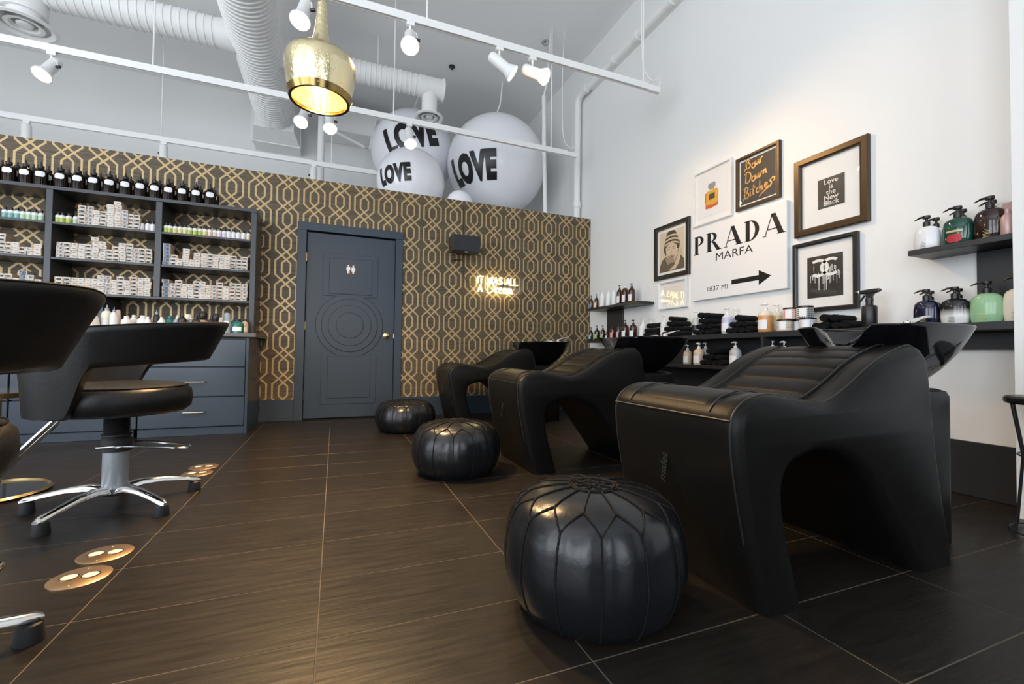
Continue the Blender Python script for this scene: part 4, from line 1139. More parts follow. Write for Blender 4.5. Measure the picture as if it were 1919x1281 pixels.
def text_on(t, name, Pf, body, size, u, v, m, d=.0112, off=0., sx=1., line=1., space=1.):
    me = text_mesh(body, size, off, 0, space, line)
    for vv in me.vertices:
        q = Pf(u + vv.co.x * sx, v + vv.co.y, d); vv.co = q
    me.materials.append(m)
    return link(name, me, t)

# 1 portrait
t, Pf, w, h = picture('framed_portrait', 'black framed sepia portrait of a person in a striped knit hat', 'picture', 3.855, 3.345, 1.53, 2.098, .045, .03, M_frameb)
SE = lambda n, c: mat('sepia_' + n, c, .6)
u0, v0, W_, H_ = .075, .075, w - .15, h - .15
U = lambda pts: [(u0 + a * W_, v0 + b * H_) for a, b in pts]
flat(t, 'print_ground', Pf, [U([(0, 0), (1, 0), (1, 1), (0, 1)])], SE('ground', (.66, .56, .42)), .0106)
flat(t, 'jacket', Pf, [U([(.0, .0), (1, 0), (1, .22), (.86, .34), (.70, .36), (.55, .30), (.40, .30), (.26, .38), (.12, .30), (.02, .16)])], SE('jacket', (.13, .10, .06)), .0114)
flat(t, 'collar', Pf, [U([(.22, .38), (.34, .16), (.52, .20), (.66, .18), (.78, .36), (.66, .30), (.5, .26), (.36, .30)])], SE('collar', (.34, .27, .18)), .0122)
flat(t, 'hair', Pf, [U([(.18, .66), (.20, .50), (.26, .40), (.34, .44), (.30, .62), (.5, .70), (.70, .62), (.68, .46), (.76, .42), (.82, .56), (.82, .70), (.5, .80)])], SE('hair', (.05, .035, .02)), .0122)
flat(t, 'face', Pf, [U([(.27, .60), (.29, .44), (.36, .32), (.46, .255), (.56, .255), (.66, .33), (.72, .46), (.72, .60), (.62, .66), (.38, .66)])], SE('face', (.64, .52, .37)), .0130)
flat(t, 'beard', Pf, [U([(.33, .40), (.40, .29), (.46, .245), (.56, .245), (.64, .31), (.69, .42), (.62, .37), (.50, .40), (.40, .37)])], SE('beard', (.36, .27, .18)), .0136)
flat(t, 'mouth', Pf, [U([(.42, .335), (.5, .35), (.59, .335), (.5, .322)])], SE('mouth', (.20, .13, .09)), .0144)
flat(t, 'eyes', Pf, [U([(.34, .535), (.39, .55), (.45, .535), (.39, .525)]), U([(.55, .535), (.61, .55), (.66, .535), (.61, .525)]), U([(.33, .575), (.46, .575), (.44, .59), (.35, .59)]), U([(.54, .575), (.68, .575), (.66, .59), (.56, .59)])], SE('eyes', (.08, .06, .04)), .0144)
flat(t, 'nose', Pf, [U([(.49, .53), (.52, .53), (.56, .42), (.51, .405), (.455, .42)])], SE('nose', (.54, .42, .29)), .0140)
for k in range(7):
    z0_, z1_ = k / 7, (k + 1) / 7
    prof_ = lambda f: (.285 - .15 * f ** 2.4)
    bow_ = lambda x: .055 * (1 - (x / .285) ** 2)
    seg = []
    nseg = 8
    lowc = [(.5 + prof_(z0_) * (-1 + 2 * j / nseg), .625 + .31 * z0_ + bow_(prof_(z0_) * (-1 + 2 * j / nseg))) for j in range(nseg + 1)]
    upc = [(.5 + prof_(z1_) * (-1 + 2 * j / nseg), .625 + .31 * z1_ + bow_(prof_(z1_) * (-1 + 2 * j / nseg))) for j in range(nseg + 1)]
    flat(t, 'hat_stripe', Pf, [U(lowc + upc[::-1])], SE('hat_dark', (.06, .045, .03)) if k % 2 == 1 or k > 4 else SE('hat_light', (.60, .50, .36)), .0136)
flat(t, 'hand', Pf, [U([(.40, .02), (.62, .12), (.74, .30), (.80, .46), (.86, .52), (.90, .46), (.86, .28), (.80, .14), (.66, .02)]), U([(.62, .24), (.74, .36), (.78, .50), (.74, .52), (.68, .42), (.60, .30)])], SE('hand', (.60, .49, .35)), .0146)
# 2 small white frame
t, Pf, w, h = picture('small_white_frame', 'small white framed print under the sepia portrait', 'picture', 3.78, 3.373, 1.212, 1.505, .022, .035, M_framew)
flat(t, 'print', Pf, [[(.07, .06), (w - .07, .06), (w - .07, h - .06), (.07, h - .06)]], mat('pale_print', (.80, .76, .68), .6), .0108)
# 3 perfume print
t, Pf, w, h = picture('perfume_print', 'white framed watercolour print of an amber perfume bottle', 'picture', 3.295, 2.848, 1.962, 2.478, .020, .03, M_framew)
flat(t, 'print_sheet', Pf, [[(.07, .07), (w - .07, .07), (w - .07, h - .07), (.07, h - .07)]], M_canvas, .0106)
flat(t, 'painted_bottle', Pf, [[(.145, .145), (.29, .150), (.295, .285), (.27, .305), (.17, .300), (.14, .275)]], mat('amber_paint', (.80, .38, .03), .6, noise=.45, nscale=22), .0112)
flat(t, 'painted_shade', Pf, [[(.145, .14), (.20, .135), (.29, .145), (.29, .175), (.22, .165), (.15, .178)], [(.138, .20), (.152, .19), (.155, .29), (.142, .285)]], mat('orange_paint', (.62, .12, .02), .6), .0118)
flat(t, 'painted_label', Pf, [[(.185, .215), (.255, .218), (.253, .272), (.187, .268)]], mat('black_gold_paint', (.06, .05, .03), .6), .0120)
flat(t, 'painted_stopper', Pf, [[(.19, .306), (.245, .308), (.243, .322), (.262, .328), (.262, .362), (.245, .372), (.188, .368), (.175, .356), (.176, .328), (.193, .322)]], mat('grey_wash', (.30, .31, .28), .6, noise=.5, nscale=30), .0114)
# 4 script print
t, Pf, w, h = picture('script_print', 'bronze framed black print with gold brush script', 'picture', 2.803, 2.396, 1.975, 2.427, .028, .03, M_framebr)
flat(t, 'print_sheet', Pf, [[(.043, .043), (w - .043, .043), (w - .043, h - .043), (.043, h - .043)]], mat('black_sheet', (.02, .02, .02), .5), .0108)
def script(rows, ox, oy, sc_): return [[(ox + a * sc_, oy + b * sc_) for a, b in st] for st in rows]
B_ = [[(.1, 0), (.05, .5), (.12, 1.05)], [(-.05, .95), (.2, 1.1), (.42, .95), (.3, .65), (.08, .55), (.38, .5), (.5, .25), (.3, .02), (-.05, .05), (-.12, -.15)]]
o_ = [[(.3, .45), (.1, .4), (.05, .12), (.25, .0), (.4, .2), (.32, .45), (.5, .42)]]
w_ = [[(0, .45), (.05, .1), (.18, .05), (.3, .4), (.34, .08), (.48, .08), (.6, .5), (.75, .48)]]
D_ = [[(.12, 1.0), (.05, .1), (.12, 0)], [(-.1, .85), (.2, 1.05), (.55, .85), (.6, .45), (.35, .05), (0, .0)]]
n_ = [[(0, .45), (.03, .02), (.15, .38), (.3, .42), (.33, .1), (.48, .08)]]
i_ = [[(.05, .45), (.03, .08), (.15, .1)], [(.08, .62), (.10, .66)]]
t_ = [[(.12, .95), (.05, .1), (.2, .06)], [(-.05, .58), (.3, .66)]]
c_ = [[(.3, .42), (.12, .4), (.05, .12), (.22, .0), (.4, .12)]]
h_ = [[(.06, .98), (.02, .02), (.12, .35), (.28, .4), (.3, .08), (.42, .08)]]
e_ = [[(.05, .2), (.3, .3), (.25, .45), (.08, .38), (.08, .08), (.3, .0), (.42, .15)]]
s_ = [[(.3, .5), (.12, .42), (.3, .22), (.22, -.05), (-.1, -.2), (-.6, -.45), (-.95, -.75)], [(.25, .5), (.5, .62), (.62, .45), (.5, .25)]]
gs = []
sc_ = .088
for (x, y, l) in ((.09, .335, B_), (.145, .325, o_), (.185, .34, w_)): gs += script(l, x, y, sc_)
for (x, y, l) in ((.085, .215, D_), (.145, .215, o_), (.185, .225, w_), (.25, .235, n_)): gs += script(l, x, y, sc_)
for (x, y, l) in ((.075, .085, B_), (.13, .095, i_), (.155, .10, t_), (.185, .105, c_), (.218, .11, h_), (.262, .12, e_), (.30, .13, s_)): gs += script(l, x, y, sc_)
strokes_mesh(t, 'gold_script', Pf, gs, .0115, mat('gold_ink', (.50, .31, .11), .35, .6), .0116)
# 5 large bronze frame
t, Pf, w, h = picture('quote_print', 'large bronze framed print with a small black lettered square', 'picture', 2.278, 1.780, 1.620, 2.19, .050, .035, M_framebr)
flat(t, 'black_square', Pf, [[(.165, .168), (.345, .168), (.345, .378), (.165, .378)]], mat('black_square', (.025, .022, .02), .5), .0108)
text_on(t, 'lettering', Pf, 'Love\nis\nthe\nNew\nBlack', .047, .255, .273, mat('white_print', (.85, .84, .8), .5), .0124, .0003, 1.05, .80)
# 6 monogram print
t, Pf, w, h = picture('monogram_print', 'black framed print of a dripping white monogram on black', 'picture', 2.292, 1.847, 1.06, 1.572, .030, .035, M_frameb)
flat(t, 'black_sheet', Pf, [[(.10, .10), (w - .10, .10), (w - .10, h - .115), (.10, h - .115)]], mat('black_square', (.025, .022, .02), .5), .0108)
M_wpr = mat('white_print', (.85, .84, .8), .5)
cu, cv, ro, ri = w / 2, .31, .073, .051
cs = []
for sgn in (-1, 1):
    cx = cu + sgn * .043
    a0 = 0 if sgn < 0 else PI
    oa = [(cx + ro * math.cos(a0 + k), cv + .88 * ro * math.sin(a0 + k)) for k in [(-2.25 + 4.5 * j / 24) for j in range(25)]]
    ia = [(cx + ri * math.cos(a0 + k), cv + .88 * ri * math.sin(a0 + k)) for k in [(-2.25 + 4.5 * j / 24) for j in range(25)]]
    mb = MB(); mb.loft([[Pf(*a, .0118), Pf(*b, .0118)] for a, b in zip(oa, ia)], False, False); mb.build('monogram_letter', M_wpr, t, smooth=0)
drips = MB(); rnd = random.Random(3)
for k in range(26):
    u = cu - .098 + .196 * k / 25; top = cv - .045 + rnd.uniform(-.01, .02); ln = rnd.uniform(.02, .085) * (1.5 if 6 < k < 20 else .8); ww = rnd.uniform(.0012, .0032)
    if rnd.random() < .35: top += .05
    drips.add([Pf(u - ww, top, .0116), Pf(u + ww, top, .0116), Pf(u + ww * .6, top - ln, .0116), Pf(u - ww * .6, top - ln, .0116)], [(0, 1, 2, 3)])
    drips.add([Pf(u - ww * .9, top - ln, .0116), Pf(u + ww * .9, top - ln, .0116), Pf(u + ww * .9, top - ln - .006, .0116), Pf(u - ww * .9, top - ln - .006, .0116)], [(0, 1, 2, 3)])
drips.build('drips', M_wpr, t, smooth=0)
# 7 lettered canvas
Y1, Y0, Z0, Z1 = 3.29, 2.328, 1.254, 1.930
cv_ = thing('canvas_sign', 'wide white canvas sign with black lettering and a long arrow', 'sign', (XR, (Y0 + Y1) / 2, Z0))
cw, chh = Y1 - Y0, Z1 - Z0
Pc = lambda u, v, d=.0402: Vector((-d, cw / 2 - u, v))
MB().rbox(-.040, -.001, -cw / 2, cw / 2, 0, chh, .003).build('canvas', M_canvas, cv_, smooth=0)
def glyph(ch):
    """heavy/thin serif capitals, unit height; returns polygons and advance"""
    th, tn, sr = .235, .05, .04
    ser = lambda x0, x1, y, up: [(x0, y), (x1, y), (x1 - .02, y + (sr if up else -sr)), (x0 + .02, y + (sr if up else -sr))]
    rect = lambda x0, x1, y0, y1: [(x0, y0), (x1, y0), (x1, y1), (x0, y1)]
    out = []
    if ch in 'PRD':
        out += [rect(.09, .09 + th, 0, 1), ser(0, .09 + th + .09, 0, True), ser(0, .30, 1, False)]
        if ch == 'D': cx, cyy, rx, ry = .30, .5, .56, .5; inx, iny = .33, .5 - tn
        else: cx, cyy, rx, ry = .30, .735, .44, .265; inx, iny = .22, .265 - tn
        o = [(.2, cyy - ry)] + [(cx + rx * math.sin(a), cyy - ry * math.cos(a)) for a in [PI * k / 20 for k in range(21)]] + [(.2, cyy + ry)]
        i = [(.2, cyy + iny)] + [(cx + inx * math.sin(a), cyy + iny * math.cos(a)) for a in [PI * k / 20 for k in range(21)]] + [(.2, cyy - iny)]
        out.append((o, i[::-1]))
        if ch == 'R':
            out.append([(.40, .49), (.60, .49), (1.0, 0), (.73, 0)]); out.append(ser(.70, 1.06, 0, True)); return out, 1.13
        return out, (.98 if ch == 'D' else .86)
    if ch == 'A':
        out += [[(.10, 0), (.10 + tn * 1.15, 0), (.56, 1), (.50, 1)], [(.44, 1), (.68, 1), (1.12, 0), (.84, 0)], rect(.27, .80, .27, .27 + tn), ser(0, .26, 0, True), ser(.76, 1.20, 0, True)]
        return out, 1.22
def put_word(word, u, v, H, sx, sp_, name):
    for ch in word:
        polys, adv = glyph(ch)
        mb = MB()
        for p in polys:
            if isinstance(p, tuple):
                mb.loft([[Pc(u + a[0] * H * sx, v + a[1] * H), Pc(u + b[0] * H * sx, v + b[1] * H)] for a, b in zip(*p)], False, False)
            else:
                pts = [Pc(u + a * H * sx, v + b * H) for a, b in p]; mb.add(pts, [tuple(range(len(pts)))])
        mb.build(name, M_ink, cv_, smooth=0)
        u += (adv + sp_) * H * sx
put_word('PRADA', .025, .432, .172, .96, .06, 'letter')
text_on(cv_, 'lettering', Pc, 'MARFA', .098, .475, .365, M_ink, .0403, 0, 1.25, 1., 1.0)
text_on(cv_, 'lettering', Pc, '1837 MI', .062, .300, .088, M_ink, .0403, 0, 1.2, 1., 1.)
flat(cv_, 'arrow', Pc, [[(.458, .098), (.722, .098), (.722, .058), (.832, .118), (.722, .178), (.722, .138), (.458, .138)]], M_ink, .0403)

# ================================================================== right wall: shelves
SX0 = 2.976
def wshelf(name, label, y0, y1, zt, th, x0=SX0):
    return tag(MB().rbox(x0, XR - .001, y0, y1, zt - th, zt, .002).build(name, M_dark, smooth=0), label, 'shelf')
def shelf_thing(name, label, boards, loc):
    t = thing(name, label, 'shelf', loc)
    for nm, b in boards:
        MB().rbox(b[0] - loc[0], b[1] - loc[0], b[2] - loc[1], b[3] - loc[1], b[4] - loc[2], b[5] - loc[2], .002).build(nm, M_dark, t, smooth=0)
    return t
E1 = .0005
shelf_thing('wall_shelf', 'short black wall shelf and back plate in the corner by the patterned wall', [('shelf_board', (SX0, XR - E1, 3.87, 4.88, 1.284, 1.314)), ('back_plate', (XR - .022, XR - E1, 4.41, 4.74, .922, 1.283))], (XR, 4.4, .922))
shelf_thing('wall_shelf', 'short black wall shelf with back plate holding rounded pump bottles above the counter shelf', [('shelf_board', (SX0, XR - E1, 1.06, 1.474, 1.308, 1.338)), ('back_plate', (XR - .022, XR - E1, 1.06, 1.27, .922, 1.307))], (XR, 1.2, .922))
ls = shelf_thing('long_wall_shelf', 'long black wall shelf with an open lower tier behind the wash basins', [('shelf_board', (SX0, XR - E1, 1.06, 4.88, .880, .920)), ('lower_shelf', (2.93, XR - E1, 1.62, 3.95, .625, .655)), ('back_panel', (XR - .02, XR - E1, 1.62, 3.95, .656, .879)), ('apron', (XR - .05, XR - E1, 1.06, 1.60, .79, .879)), ('side_panel', (2.95, XR - .021, 3.93, 3.95, .656, .879)), ('divider', (2.95, XR - .021, 2.36, 2.38, .656, .879)), ('kick_panel', (XR - .03, XR - E1, 1.62, 3.95, .30, .624))], (XR, 3.0, .3))
ZS, ZU, ZL2 = .9205, 1.3145, .6555
s1 = 5.822; c1_ = lambda x, y: (1080 + x / s1, 500 + y / s1)
s2 = 5.186; c2_ = lambda x, y: (1350 + x / s2, 520 + y / s2)
def atx(px, X=3.09): return onx(px[0], px[1], X).y
M_amb2 = mat('red_brown_glass', (.045, .010, .006), .12, coat=.3)
M_clear = mat('frosted_clear_plastic', (.72, .74, .74), .25, trans=.35)
M_lav = zsplit_mat('lavender_fill', (.52, .54, .68), (.72, .73, .76), .14, .25, .01)
M_green_f = zsplit_mat('pale_green_fill', (.62, .68, .62), (.74, .76, .75), .09, .25, .01)
M_orange = zsplit_mat('orange_shampoo', (.62, .30, .10), (.74, .68, .58), .125, .22, .006)
M_yell = zsplit_mat('yellow_shampoo', (.74, .60, .34), (.74, .70, .60), .13, .22, .006)
M_creamf = mat('cream_shampoo', (.66, .53, .40), .28)
PR = -PI / 2
def wall_bottle(px, X, z, r, h, m, capm, label, lab=True, rz=0, pump=.05, labm=None, neck=.30, sh=.28, group=None):
    y = atx(px, X)
    return container('pump_bottle', label, 'bottle', (X, y, z), cylp(r, h, sh, neck), m, pump=pump, capm=capm, lab=(r * .75, h * .12, h * .55) if lab else None, rz=PR + rz, group=group, labm=labm)
LB = [mat('label_blue', (.10, .20, .55), .5), mat('label_yellow', (.80, .72, .35), .5), mat('label_sky', (.30, .62, .72), .5), mat('label_green', (.30, .60, .20), .5), mat('label_red', (.70, .30, .25), .5), mat('label_lilac', (.55, .45, .62), .5)]
M_wtr = mat('white_bottle', (.84, .84, .83), .3)
UP = [((163, 440), .028, .135, M_amb2, M_black, 'dark pump bottle with a blue label on the corner shelf', LB[0]), ((220, 436), .028, .14, M_amb2, M_black, 'dark pump bottle with a yellow label on the corner shelf', LB[1]),
      ((285, 428), .034, .175, M_wtr, M_wtr, 'white pump bottle beside the yellow labelled one on the corner shelf', None), ((352, 420), .034, .175, M_wtr, M_wtr, 'white pump bottle, middle of three on the corner shelf', None), ((412, 412), .032, .18, M_wtr, M_wtr, 'white pump bottle next to the tall amber ones on the corner shelf', None),
      ((472, 400), .034, .185, M_amb2, M_black, 'tall amber pump bottle beside the white bottles', None), ((532, 392), .038, .19, M_amb2, M_label, 'tall amber pump bottle with a pale pump', None), ((604, 385), .038, .175, M_amb2, M_black, 'tall amber pump bottle at the shelf end in the corner', None)]
for px, r, h, m, cm, lab, lm in UP: wall_bottle(c1_(*px), 3.08, ZU, r, h, m, cm, lab, True, labm=lm)
LO = [((160, 790), .030, .115, 'amber pump bottle with a sky blue label in the lower corner row', LB[2]), ((226, 790), .034, .13, 'amber pump bottle with a green label in the lower corner row', LB[3]), ((290, 785), .030, .125, 'amber pump bottle with a green and white label in the lower corner row', LB[3]),
      ((398, 775), .036, .145, 'amber pump bottle with a red label in the lower corner row', LB[4]), ((463, 775), .032, .15, 'amber pump bottle with a lilac label in the lower corner row', LB[5]), ((535, 770), .042, .16, 'wide amber pump bottle with a white label in the lower corner row', None), ((622, 768), .042, .155, 'wide amber pump bottle next to the clear bottles', None)]
for px, r, h, lab, lm in LO: wall_bottle(c1_(*px), 3.08, ZS, r, h, M_amb2, M_black, lab, True, labm=lm)
container('small_bottle', 'little dark bottle in front of the lower corner row', 'bottle', (3.01, atx(c1_(335, 780), 3.01), ZS), cylp(.018, .07), M_amb2, [(.008, 0), (.008, .018), (.006, .02)], M_black, lab=(.012, .01, .04), rz=PR)
MID = [((728, 760), .042, .15, M_green_f, 'clear pump bottle beside the wide amber bottles'), ((815, 640), .040, .15, M_clear, 'clear pump bottle behind the flat towel stack', 3.14), ((962, 750), .040, .16, M_green_f, 'clear pump bottle between two towel stacks'), ((1040, 640), .038, .16, M_clear, 'clear pump bottle behind the towel pyramid', 3.14),
       ((1312, 735), .040, .165, M_clear, 'clear pump bottle with a black label band', None), ((1650, 720), .046, .165, M_lav, 'lavender pump bottle beside the tall towel pile', None), ((1745, 640), .042, .165, M_lav, 'lavender pump bottle behind the first lavender one', 3.155)]
for it in MID:
    X = it[5] if len(it) > 5 and it[5] else 3.05
    wall_bottle(c1_(*it[0]), X, ZS, it[1], it[2], it[3], M_wtr, it[4], X < 3.1, labm=M_black if 'black label' in it[4] else None, pump=.055)
wall_bottle(c1_(1370, 700), 3.14, ZS, .036, .15, M_wtr, M_black, 'pale bottle with a black pump behind the towel pile', False)
wall_bottle(c2_(440, 520), 3.03, ZS, .052, .165, M_orange, M_wtr, 'orange shampoo pump bottle beside the patterned jars', pump=.055)
wall_bottle(c2_(550, 500), 3.15, ZS, .044, .165, M_yell, M_wtr, 'yellow shampoo pump bottle behind the orange one', pump=.055)
wall_bottle(c1_(1215, 1120), 3.15, ZL2, .040, .135, M_creamf, M_wtr, 'cream shampoo pump bottle on the lower tier beside the basin', pump=.05)
wall_bottle(c1_(1338, 1120), 3.02, ZL2, .047, .145, M_creamf, M_wtr, 'cream shampoo pump bottle, front one on the lower tier', pump=.05)
wall_bottle(c1_(1410, 1000), 3.14, ZL2, .042, .15, M_clear, M_wtr, 'clear pump bottle behind the cream ones on the lower tier', False)
wall_bottle(c1_(1737, 1050), 3.05, ZL2, .046, .15, M_clear, M_wtr, 'clear pump bottle beside lower tier towels', pump=.05)
wall_bottle(c2_(505, 800), 3.05, ZL2, .042, .15, M_clear, M_wtr, 'clear pump bottle low behind the nearest lounger', pump=.05)
wall_bottle(c2_(620, 800), 3.05, ZL2, .042, .145, M_clear, M_wtr, 'clear pump bottle low beside the nearest basin', pump=.05)
# jars with dotted wraps
def jar(px, X, z, r, h, m, label):
    y = atx(c2_(*px), X)
    return container('patterned_jar', label, 'jar', (X, y, z), [(r * .97, 0), (r, .004), (r, h * .84), (r * .97, h * .86)], m, [(r * 1.02, 0), (r * 1.02, h * .12), (r * .98, h * .14)], M_black, lab=(r * .42, h * .12, h * .78), rz=PR + .35, n=28)
jar((625, 510), 3.03, ZS, .050, .085, dot_mat('dots_gold', (.80, .78, .74), [(.45, .28, .06)], .8), 'jar with a gold and black dotted wrap, lower row')
jar((765, 480), 3.12, ZS, .045, .085, dot_mat('dots_dark', (.80, .78, .76), [(.04, .04, .05)], .9), 'jar with a small dark dotted wrap behind the grey one, lower row')
jar((850, 480), 3.04, ZS, .052, .085, dot_mat('dots_grey', (.80, .80, .82), [(.50, .50, .56)], .8), 'jar with a pale grey dotted wrap, lower row')
jar((682, 370), 3.07, ZS + .0855, .048, .085, dot_mat('dots_pink', (.82, .78, .76), [(.70, .12, .12), (.80, .45, .10)], 1.1), 'jar with a red and orange dotted wrap, upper row')
jar((822, 360), 3.07, ZS + .0855, .052, .088, dot_mat('dots_black', (.82, .81, .80), [(.02, .02, .025)], 1.1), 'jar with a bold black dotted wrap, upper row')
MB_ = MB().rbox(-.03, .03, -.013, .013, 0, .084, .001)
tag(MB_.build('tan_carton', mat('tan_card', (.62, .42, .26), .6), smooth=0, loc=(3.14, atx(c2_(708, 480), 3.14), ZS)), 'plain tan carton standing between the dotted jars', 'carton')
# spray bottle
sb = container('spray_bottle', 'black trigger spray bottle on the counter shelf', 'spray bottle', (3.05, atx(c2_(1450, 440), 3.05), ZS), [(.038, 0), (.040, .004), (.040, .125), (.036, .135), (.020, .14), (.018, .16)], M_black, rz=PR)
hd = MB(); hd.lathe([(.021, .158), (.021, .182), (.016, .186)], 16)
hd.loft([[(x, y * w_, z0_ + q * h_) for y, q in ((-.7, 0), (.7, 0), (1, .3), (1, .75), (.6, 1), (-.6, 1), (-1, .75), (-1, .3))] for x, w_, z0_, h_ in ((-.056, .009, .214, .018), (-.04, .011, .210, .024), (0, .013, .206, .030), (.03, .013, .208, .029), (.055, .011, .216, .020), (.064, .006, .221, .010))])
hd.loft([[(xc + sx * wx, sy * .010, z) for sx, sy in ((-1, -1), (1, -1), (1, 1), (-1, 1))] for z, xc, wx in ((.180, 0, .014), (.195, .002, .016), (.212, .004, .026))])
hd.build('spray_head', M_black, sb, smooth=0)
MB().tube([(-.025, 0, .20), (-.038, 0, .185), (-.050, 0, .165), (-.056, 0, .158)], [.007, .006, .005, .003], 8).build('trigger', M_black, sb)
MB().cyl((-.058, 0, .2235), (-.074, 0, .2235), .010, 10).build('nozzle', M_black, sb)
MB().cyl((-.052, 0, .2235), (-.058, 0, .2235), .0112, 10).build('nozzle_ring', M_label, sb)
# rolled towels
tw = MB(); nseg = 20
sp_pts = []
for k in range(64):
    a = 2 * PI * 2.6 * k / 63; rr = .008 + .022 * k / 63; sp_pts.append((rr * math.cos(a), rr * math.sin(a)))
def towel_mesh(L, R, squash):
    mb = MB(); rings = []
    for i in range(9):
        x = -L / 2 + L * i / 8; e = (i in (0, 8)); r = R * (.93 if e else 1 + .03 * math.sin(i * 2.1))
        rings.append([(x, r * math.cos(2 * PI * k / 18), squash * r * math.sin(2 * PI * k / 18) + squash * R) for k in range(18)])
    mb.loft(rings)
    for sx_ in (-1, 1):
        pts = [(sx_ * (L / 2 + .0005), u_ * R / .031, squash * v_ * R / .031 + squash * R) for u_, v_ in sp_pts]
        mb.tube(pts, .0028, 4)
    b = mb
    me = bpy.data.meshes.new('towel'); me.from_pydata(b.v, [], b.f); me.materials.append(M_towel)
    me.polygons.foreach_set('use_smooth', [True] * len(me.polygons)); me.set_sharp_from_angle(angle=1.2)
    return me
TM = [towel_mesh(.20, .030, .82), towel_mesh(.19, .027, .8)]
def towel_pile(px, X, z, rows, label, group, R=.030, along_y=False, spread=0.):
    y0 = atx(px, X); zz = z
    for ri, n in enumerate(rows):
        for k in range(n):
            o = link('rolled_towel', TM[(ri + k) % 2]); tag(o, label, 'towel', group)
            off = (k - (n - 1) / 2) * 2.1 * R
            if along_y: o.location = (X + random.uniform(-.004, .004) + off * 1., y0 + random.uniform(-.008, .008), zz); o.rotation_euler.z = PI / 2 + random.uniform(-.05, .05)
            else: o.location = (X + random.uniform(-.006, .006), y0 + off, zz); o.rotation_euler.z = .04 + random.uniform(-.02, .02)
        zz += 2 * R * (.80 if along_y or True else .7)
    return zz
towel_pile(c1_(850, 740), 3.06, ZS, [2, 2, 1], 'rolled black towel in the low stack beside the clear bottles', 'low towel stack', .030, True)
towel_pile(c1_(1110, 740), 3.07, ZS, [4, 3, 2, 1], 'rolled black towel in the pyramid beside the black labelled bottle', 'towel pyramid')
towel_pile(c1_(1475, 720), 3.07, ZS, [4, 3, 2, 2], 'rolled black towel in the tall pile beside the lavender bottles', 'tall towel pile')
towel_pile(c2_(255, 520), 3.08, ZS, [4, 3, 1], 'rolled black towel in the pile beside the orange bottle', 'towel pile by the orange bottle')
towel_pile(c2_(1150, 480), 3.07, ZS, [4, 2], 'rolled black towel in the pile under the monogram print', 'towel pile under the monogram print')
towel_pile(c1_(1560, 1110), 3.07, ZL2, [4, 3, 2], 'rolled black towel on the lower tier', 'towels on the lower tier')
# rounded salon bottles on the near shelves
def round_bottle(px, X, z, w, h, m, label, rz=0., mark=None, group=None):
    y = onx(px[0], px[1], X).y
    t = thing('rounded_pump_bottle', label, 'bottle', (X, y, z), PR + rz, group)
    R = w / 2
    prof = [(0, 0), (R * .86, 0), (R * .92, h * .03), (R, h * .3), (R * .99, h * .62), (R * .90, h * .84), (R * .72, h * .93), (R * .42, h * .985), (R * .26, h), (0, h)]
    MB().lathe(prof, 28, sx=1., sy=.62).build('body', m, t)
    p = MB(); p.lathe([(R * .27, h - .002), (R * .27, h + .024), (R * .17, h + .028), (R * .11, h + .03), (R * .11, h + .045), (0, h + .045)], 16)
    p.lathe([(R * .26, h + .043), (R * .30, h + .048), (R * .28, h + .060), (0, h + .062)], 16)
    p.tube([(0, 0, h + .054), (-R * .5, 0, h + .056), (-R * .95, 0, h + .045)], [.007, .006, .003], 8)
    p.build('pump', M_black, t)
    if mark:
        g_ = MB()
        for j, wd in enumerate((.10, .22, .16, .24, .2, .22)):
            zz = h * .30 - j * .0075; xx = R * wd; yy = -.62 * R * 1.003
            g_.box(-xx, xx, yy - .0012, yy + .004, zz, zz + .0016)
        g_.build('fine_print', mark, t, smooth=0)
    return t
M_goldp = mat('gold_print', (.60, .50, .22), .4); M_grp = mat('grey_print', (.30, .30, .32), .4)
N1 = onx
ZN = 1.3385
M_gw = mat('glossy_white', (.80, .79, .80), .15); M_gg = mat('emerald_gloss', (.005, .055, .038), .1, coat=.3); M_gm = mat('maroon_gloss', (.018, .004, .005), .1, coat=.3); M_nv = mat('navy_gloss', (.006, .007, .028), .1, coat=.3); M_mint = mat('mint_gloss', (.30, .52, .30), .18)
M_omb = zsplit_mat('ombre_black_white', (.72, .72, .70), (.012, .012, .014), .062, .15, .04)
cn = lambda x, y: (1680 + x / 4.004, 340 + y / 4.004)
round_bottle(cn(228, 500), 3.06, ZN, .118, .135, M_gw, 'glossy white rounded pump bottle at the shelf end', mark=M_grp)
round_bottle(cn(300, 480), 3.15, ZN, .106, .135, M_gw, 'glossy white rounded pump bottle tucked behind another white one')
gb = round_bottle(cn(462, 470), 3.06, ZN, .128, .148, M_gg, 'emerald rounded pump bottle with a red label')
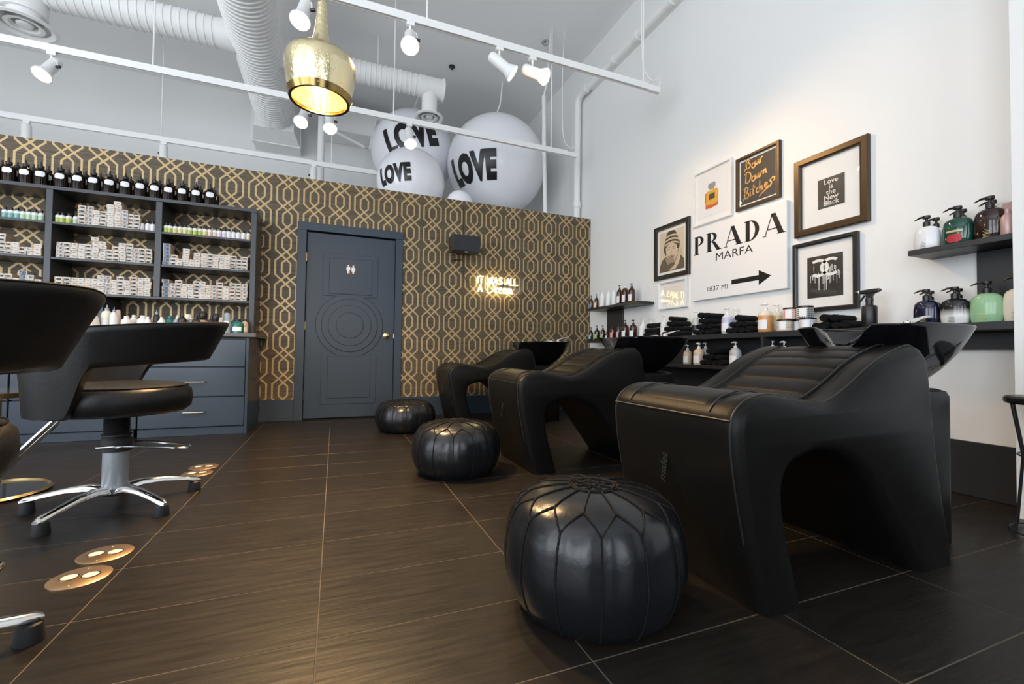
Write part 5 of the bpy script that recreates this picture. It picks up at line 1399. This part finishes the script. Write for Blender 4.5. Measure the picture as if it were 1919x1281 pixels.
curved_label(.030, .012, .055, .064, .62, 8, .012).build('red_label', mat('label_red2', (.45, .02, .03), .5), gb); curved_label(.034, .066, .076, .064, .62, 8, .001).build('gold_band', M_goldp, gb)
round_bottle(cn(500, 450), 3.15, ZN, .118, .148, M_gg, 'emerald rounded pump bottle tucked behind the red labelled one')
round_bottle(cn(705, 430), 3.06, ZN, .124, .160, M_gm, 'dark maroon rounded pump bottle with fine gold print', mark=M_goldp)
round_bottle(cn(725, 430), 3.15, ZN, .112, .160, M_gm, 'dark maroon rounded pump bottle tucked behind another maroon one')
M_rose = mat('rose_card', (.52, .34, .32), .35, .2)
y = onx(1898, 430, 3.12).y
tag(MB().loft([[(-.022, -.03, 0), (.022, -.03, 0), (.022, .03, 0), (-.022, .03, 0)], [(-.022, -.03, .15), (.022, -.03, .15), (.022, .03, .15), (-.022, .03, .15)], [(-.004, -.03, .185), (.004, -.03, .185), (.004, .03, .185), (-.004, .03, .185)]]).build('rose_carton', M_rose, smooth=0, loc=(3.12, 1.112, ZN)), 'tall rose pink carton with a peaked top on the upper shelf', 'carton')
container('rose_bottle', 'rose pink bottle in front of the rose carton', 'bottle', (3.02, 1.090, ZN), [(.024, 0), (.026, .004), (.026, .085), (.018, .10), (.010, .106)], M_rose, [(.011, 0), (.011, .02), (.009, .022)], M_rose, rz=PR)
ZNl = ZS
round_bottle(cn(225, 1040), 3.06, ZNl, .118, .140, M_nv, 'navy rounded pump bottle on the counter shelf', mark=M_goldp)
round_bottle(cn(258, 1040), 3.15, ZNl, .110, .140, M_nv, 'navy rounded pump bottle tucked behind another navy one')
round_bottle(cn(440, 1040), 3.06, ZNl, .122, .138, M_omb, 'black to white fading rounded pump bottle', mark=M_ink)
round_bottle(cn(470, 1030), 3.15, ZNl, .112, .138, M_omb, 'black to white fading rounded pump bottle tucked behind the front one')
round_bottle(cn(680, 1040), 3.06, ZNl, .128, .150, M_mint, 'mint green rounded pump bottle', mark=M_goldp)
round_bottle(cn(915, 1035), 3.06, ZNl, .105, .160, M_cream, 'cream pump bottle beside the mint green one', mark=M_grp)
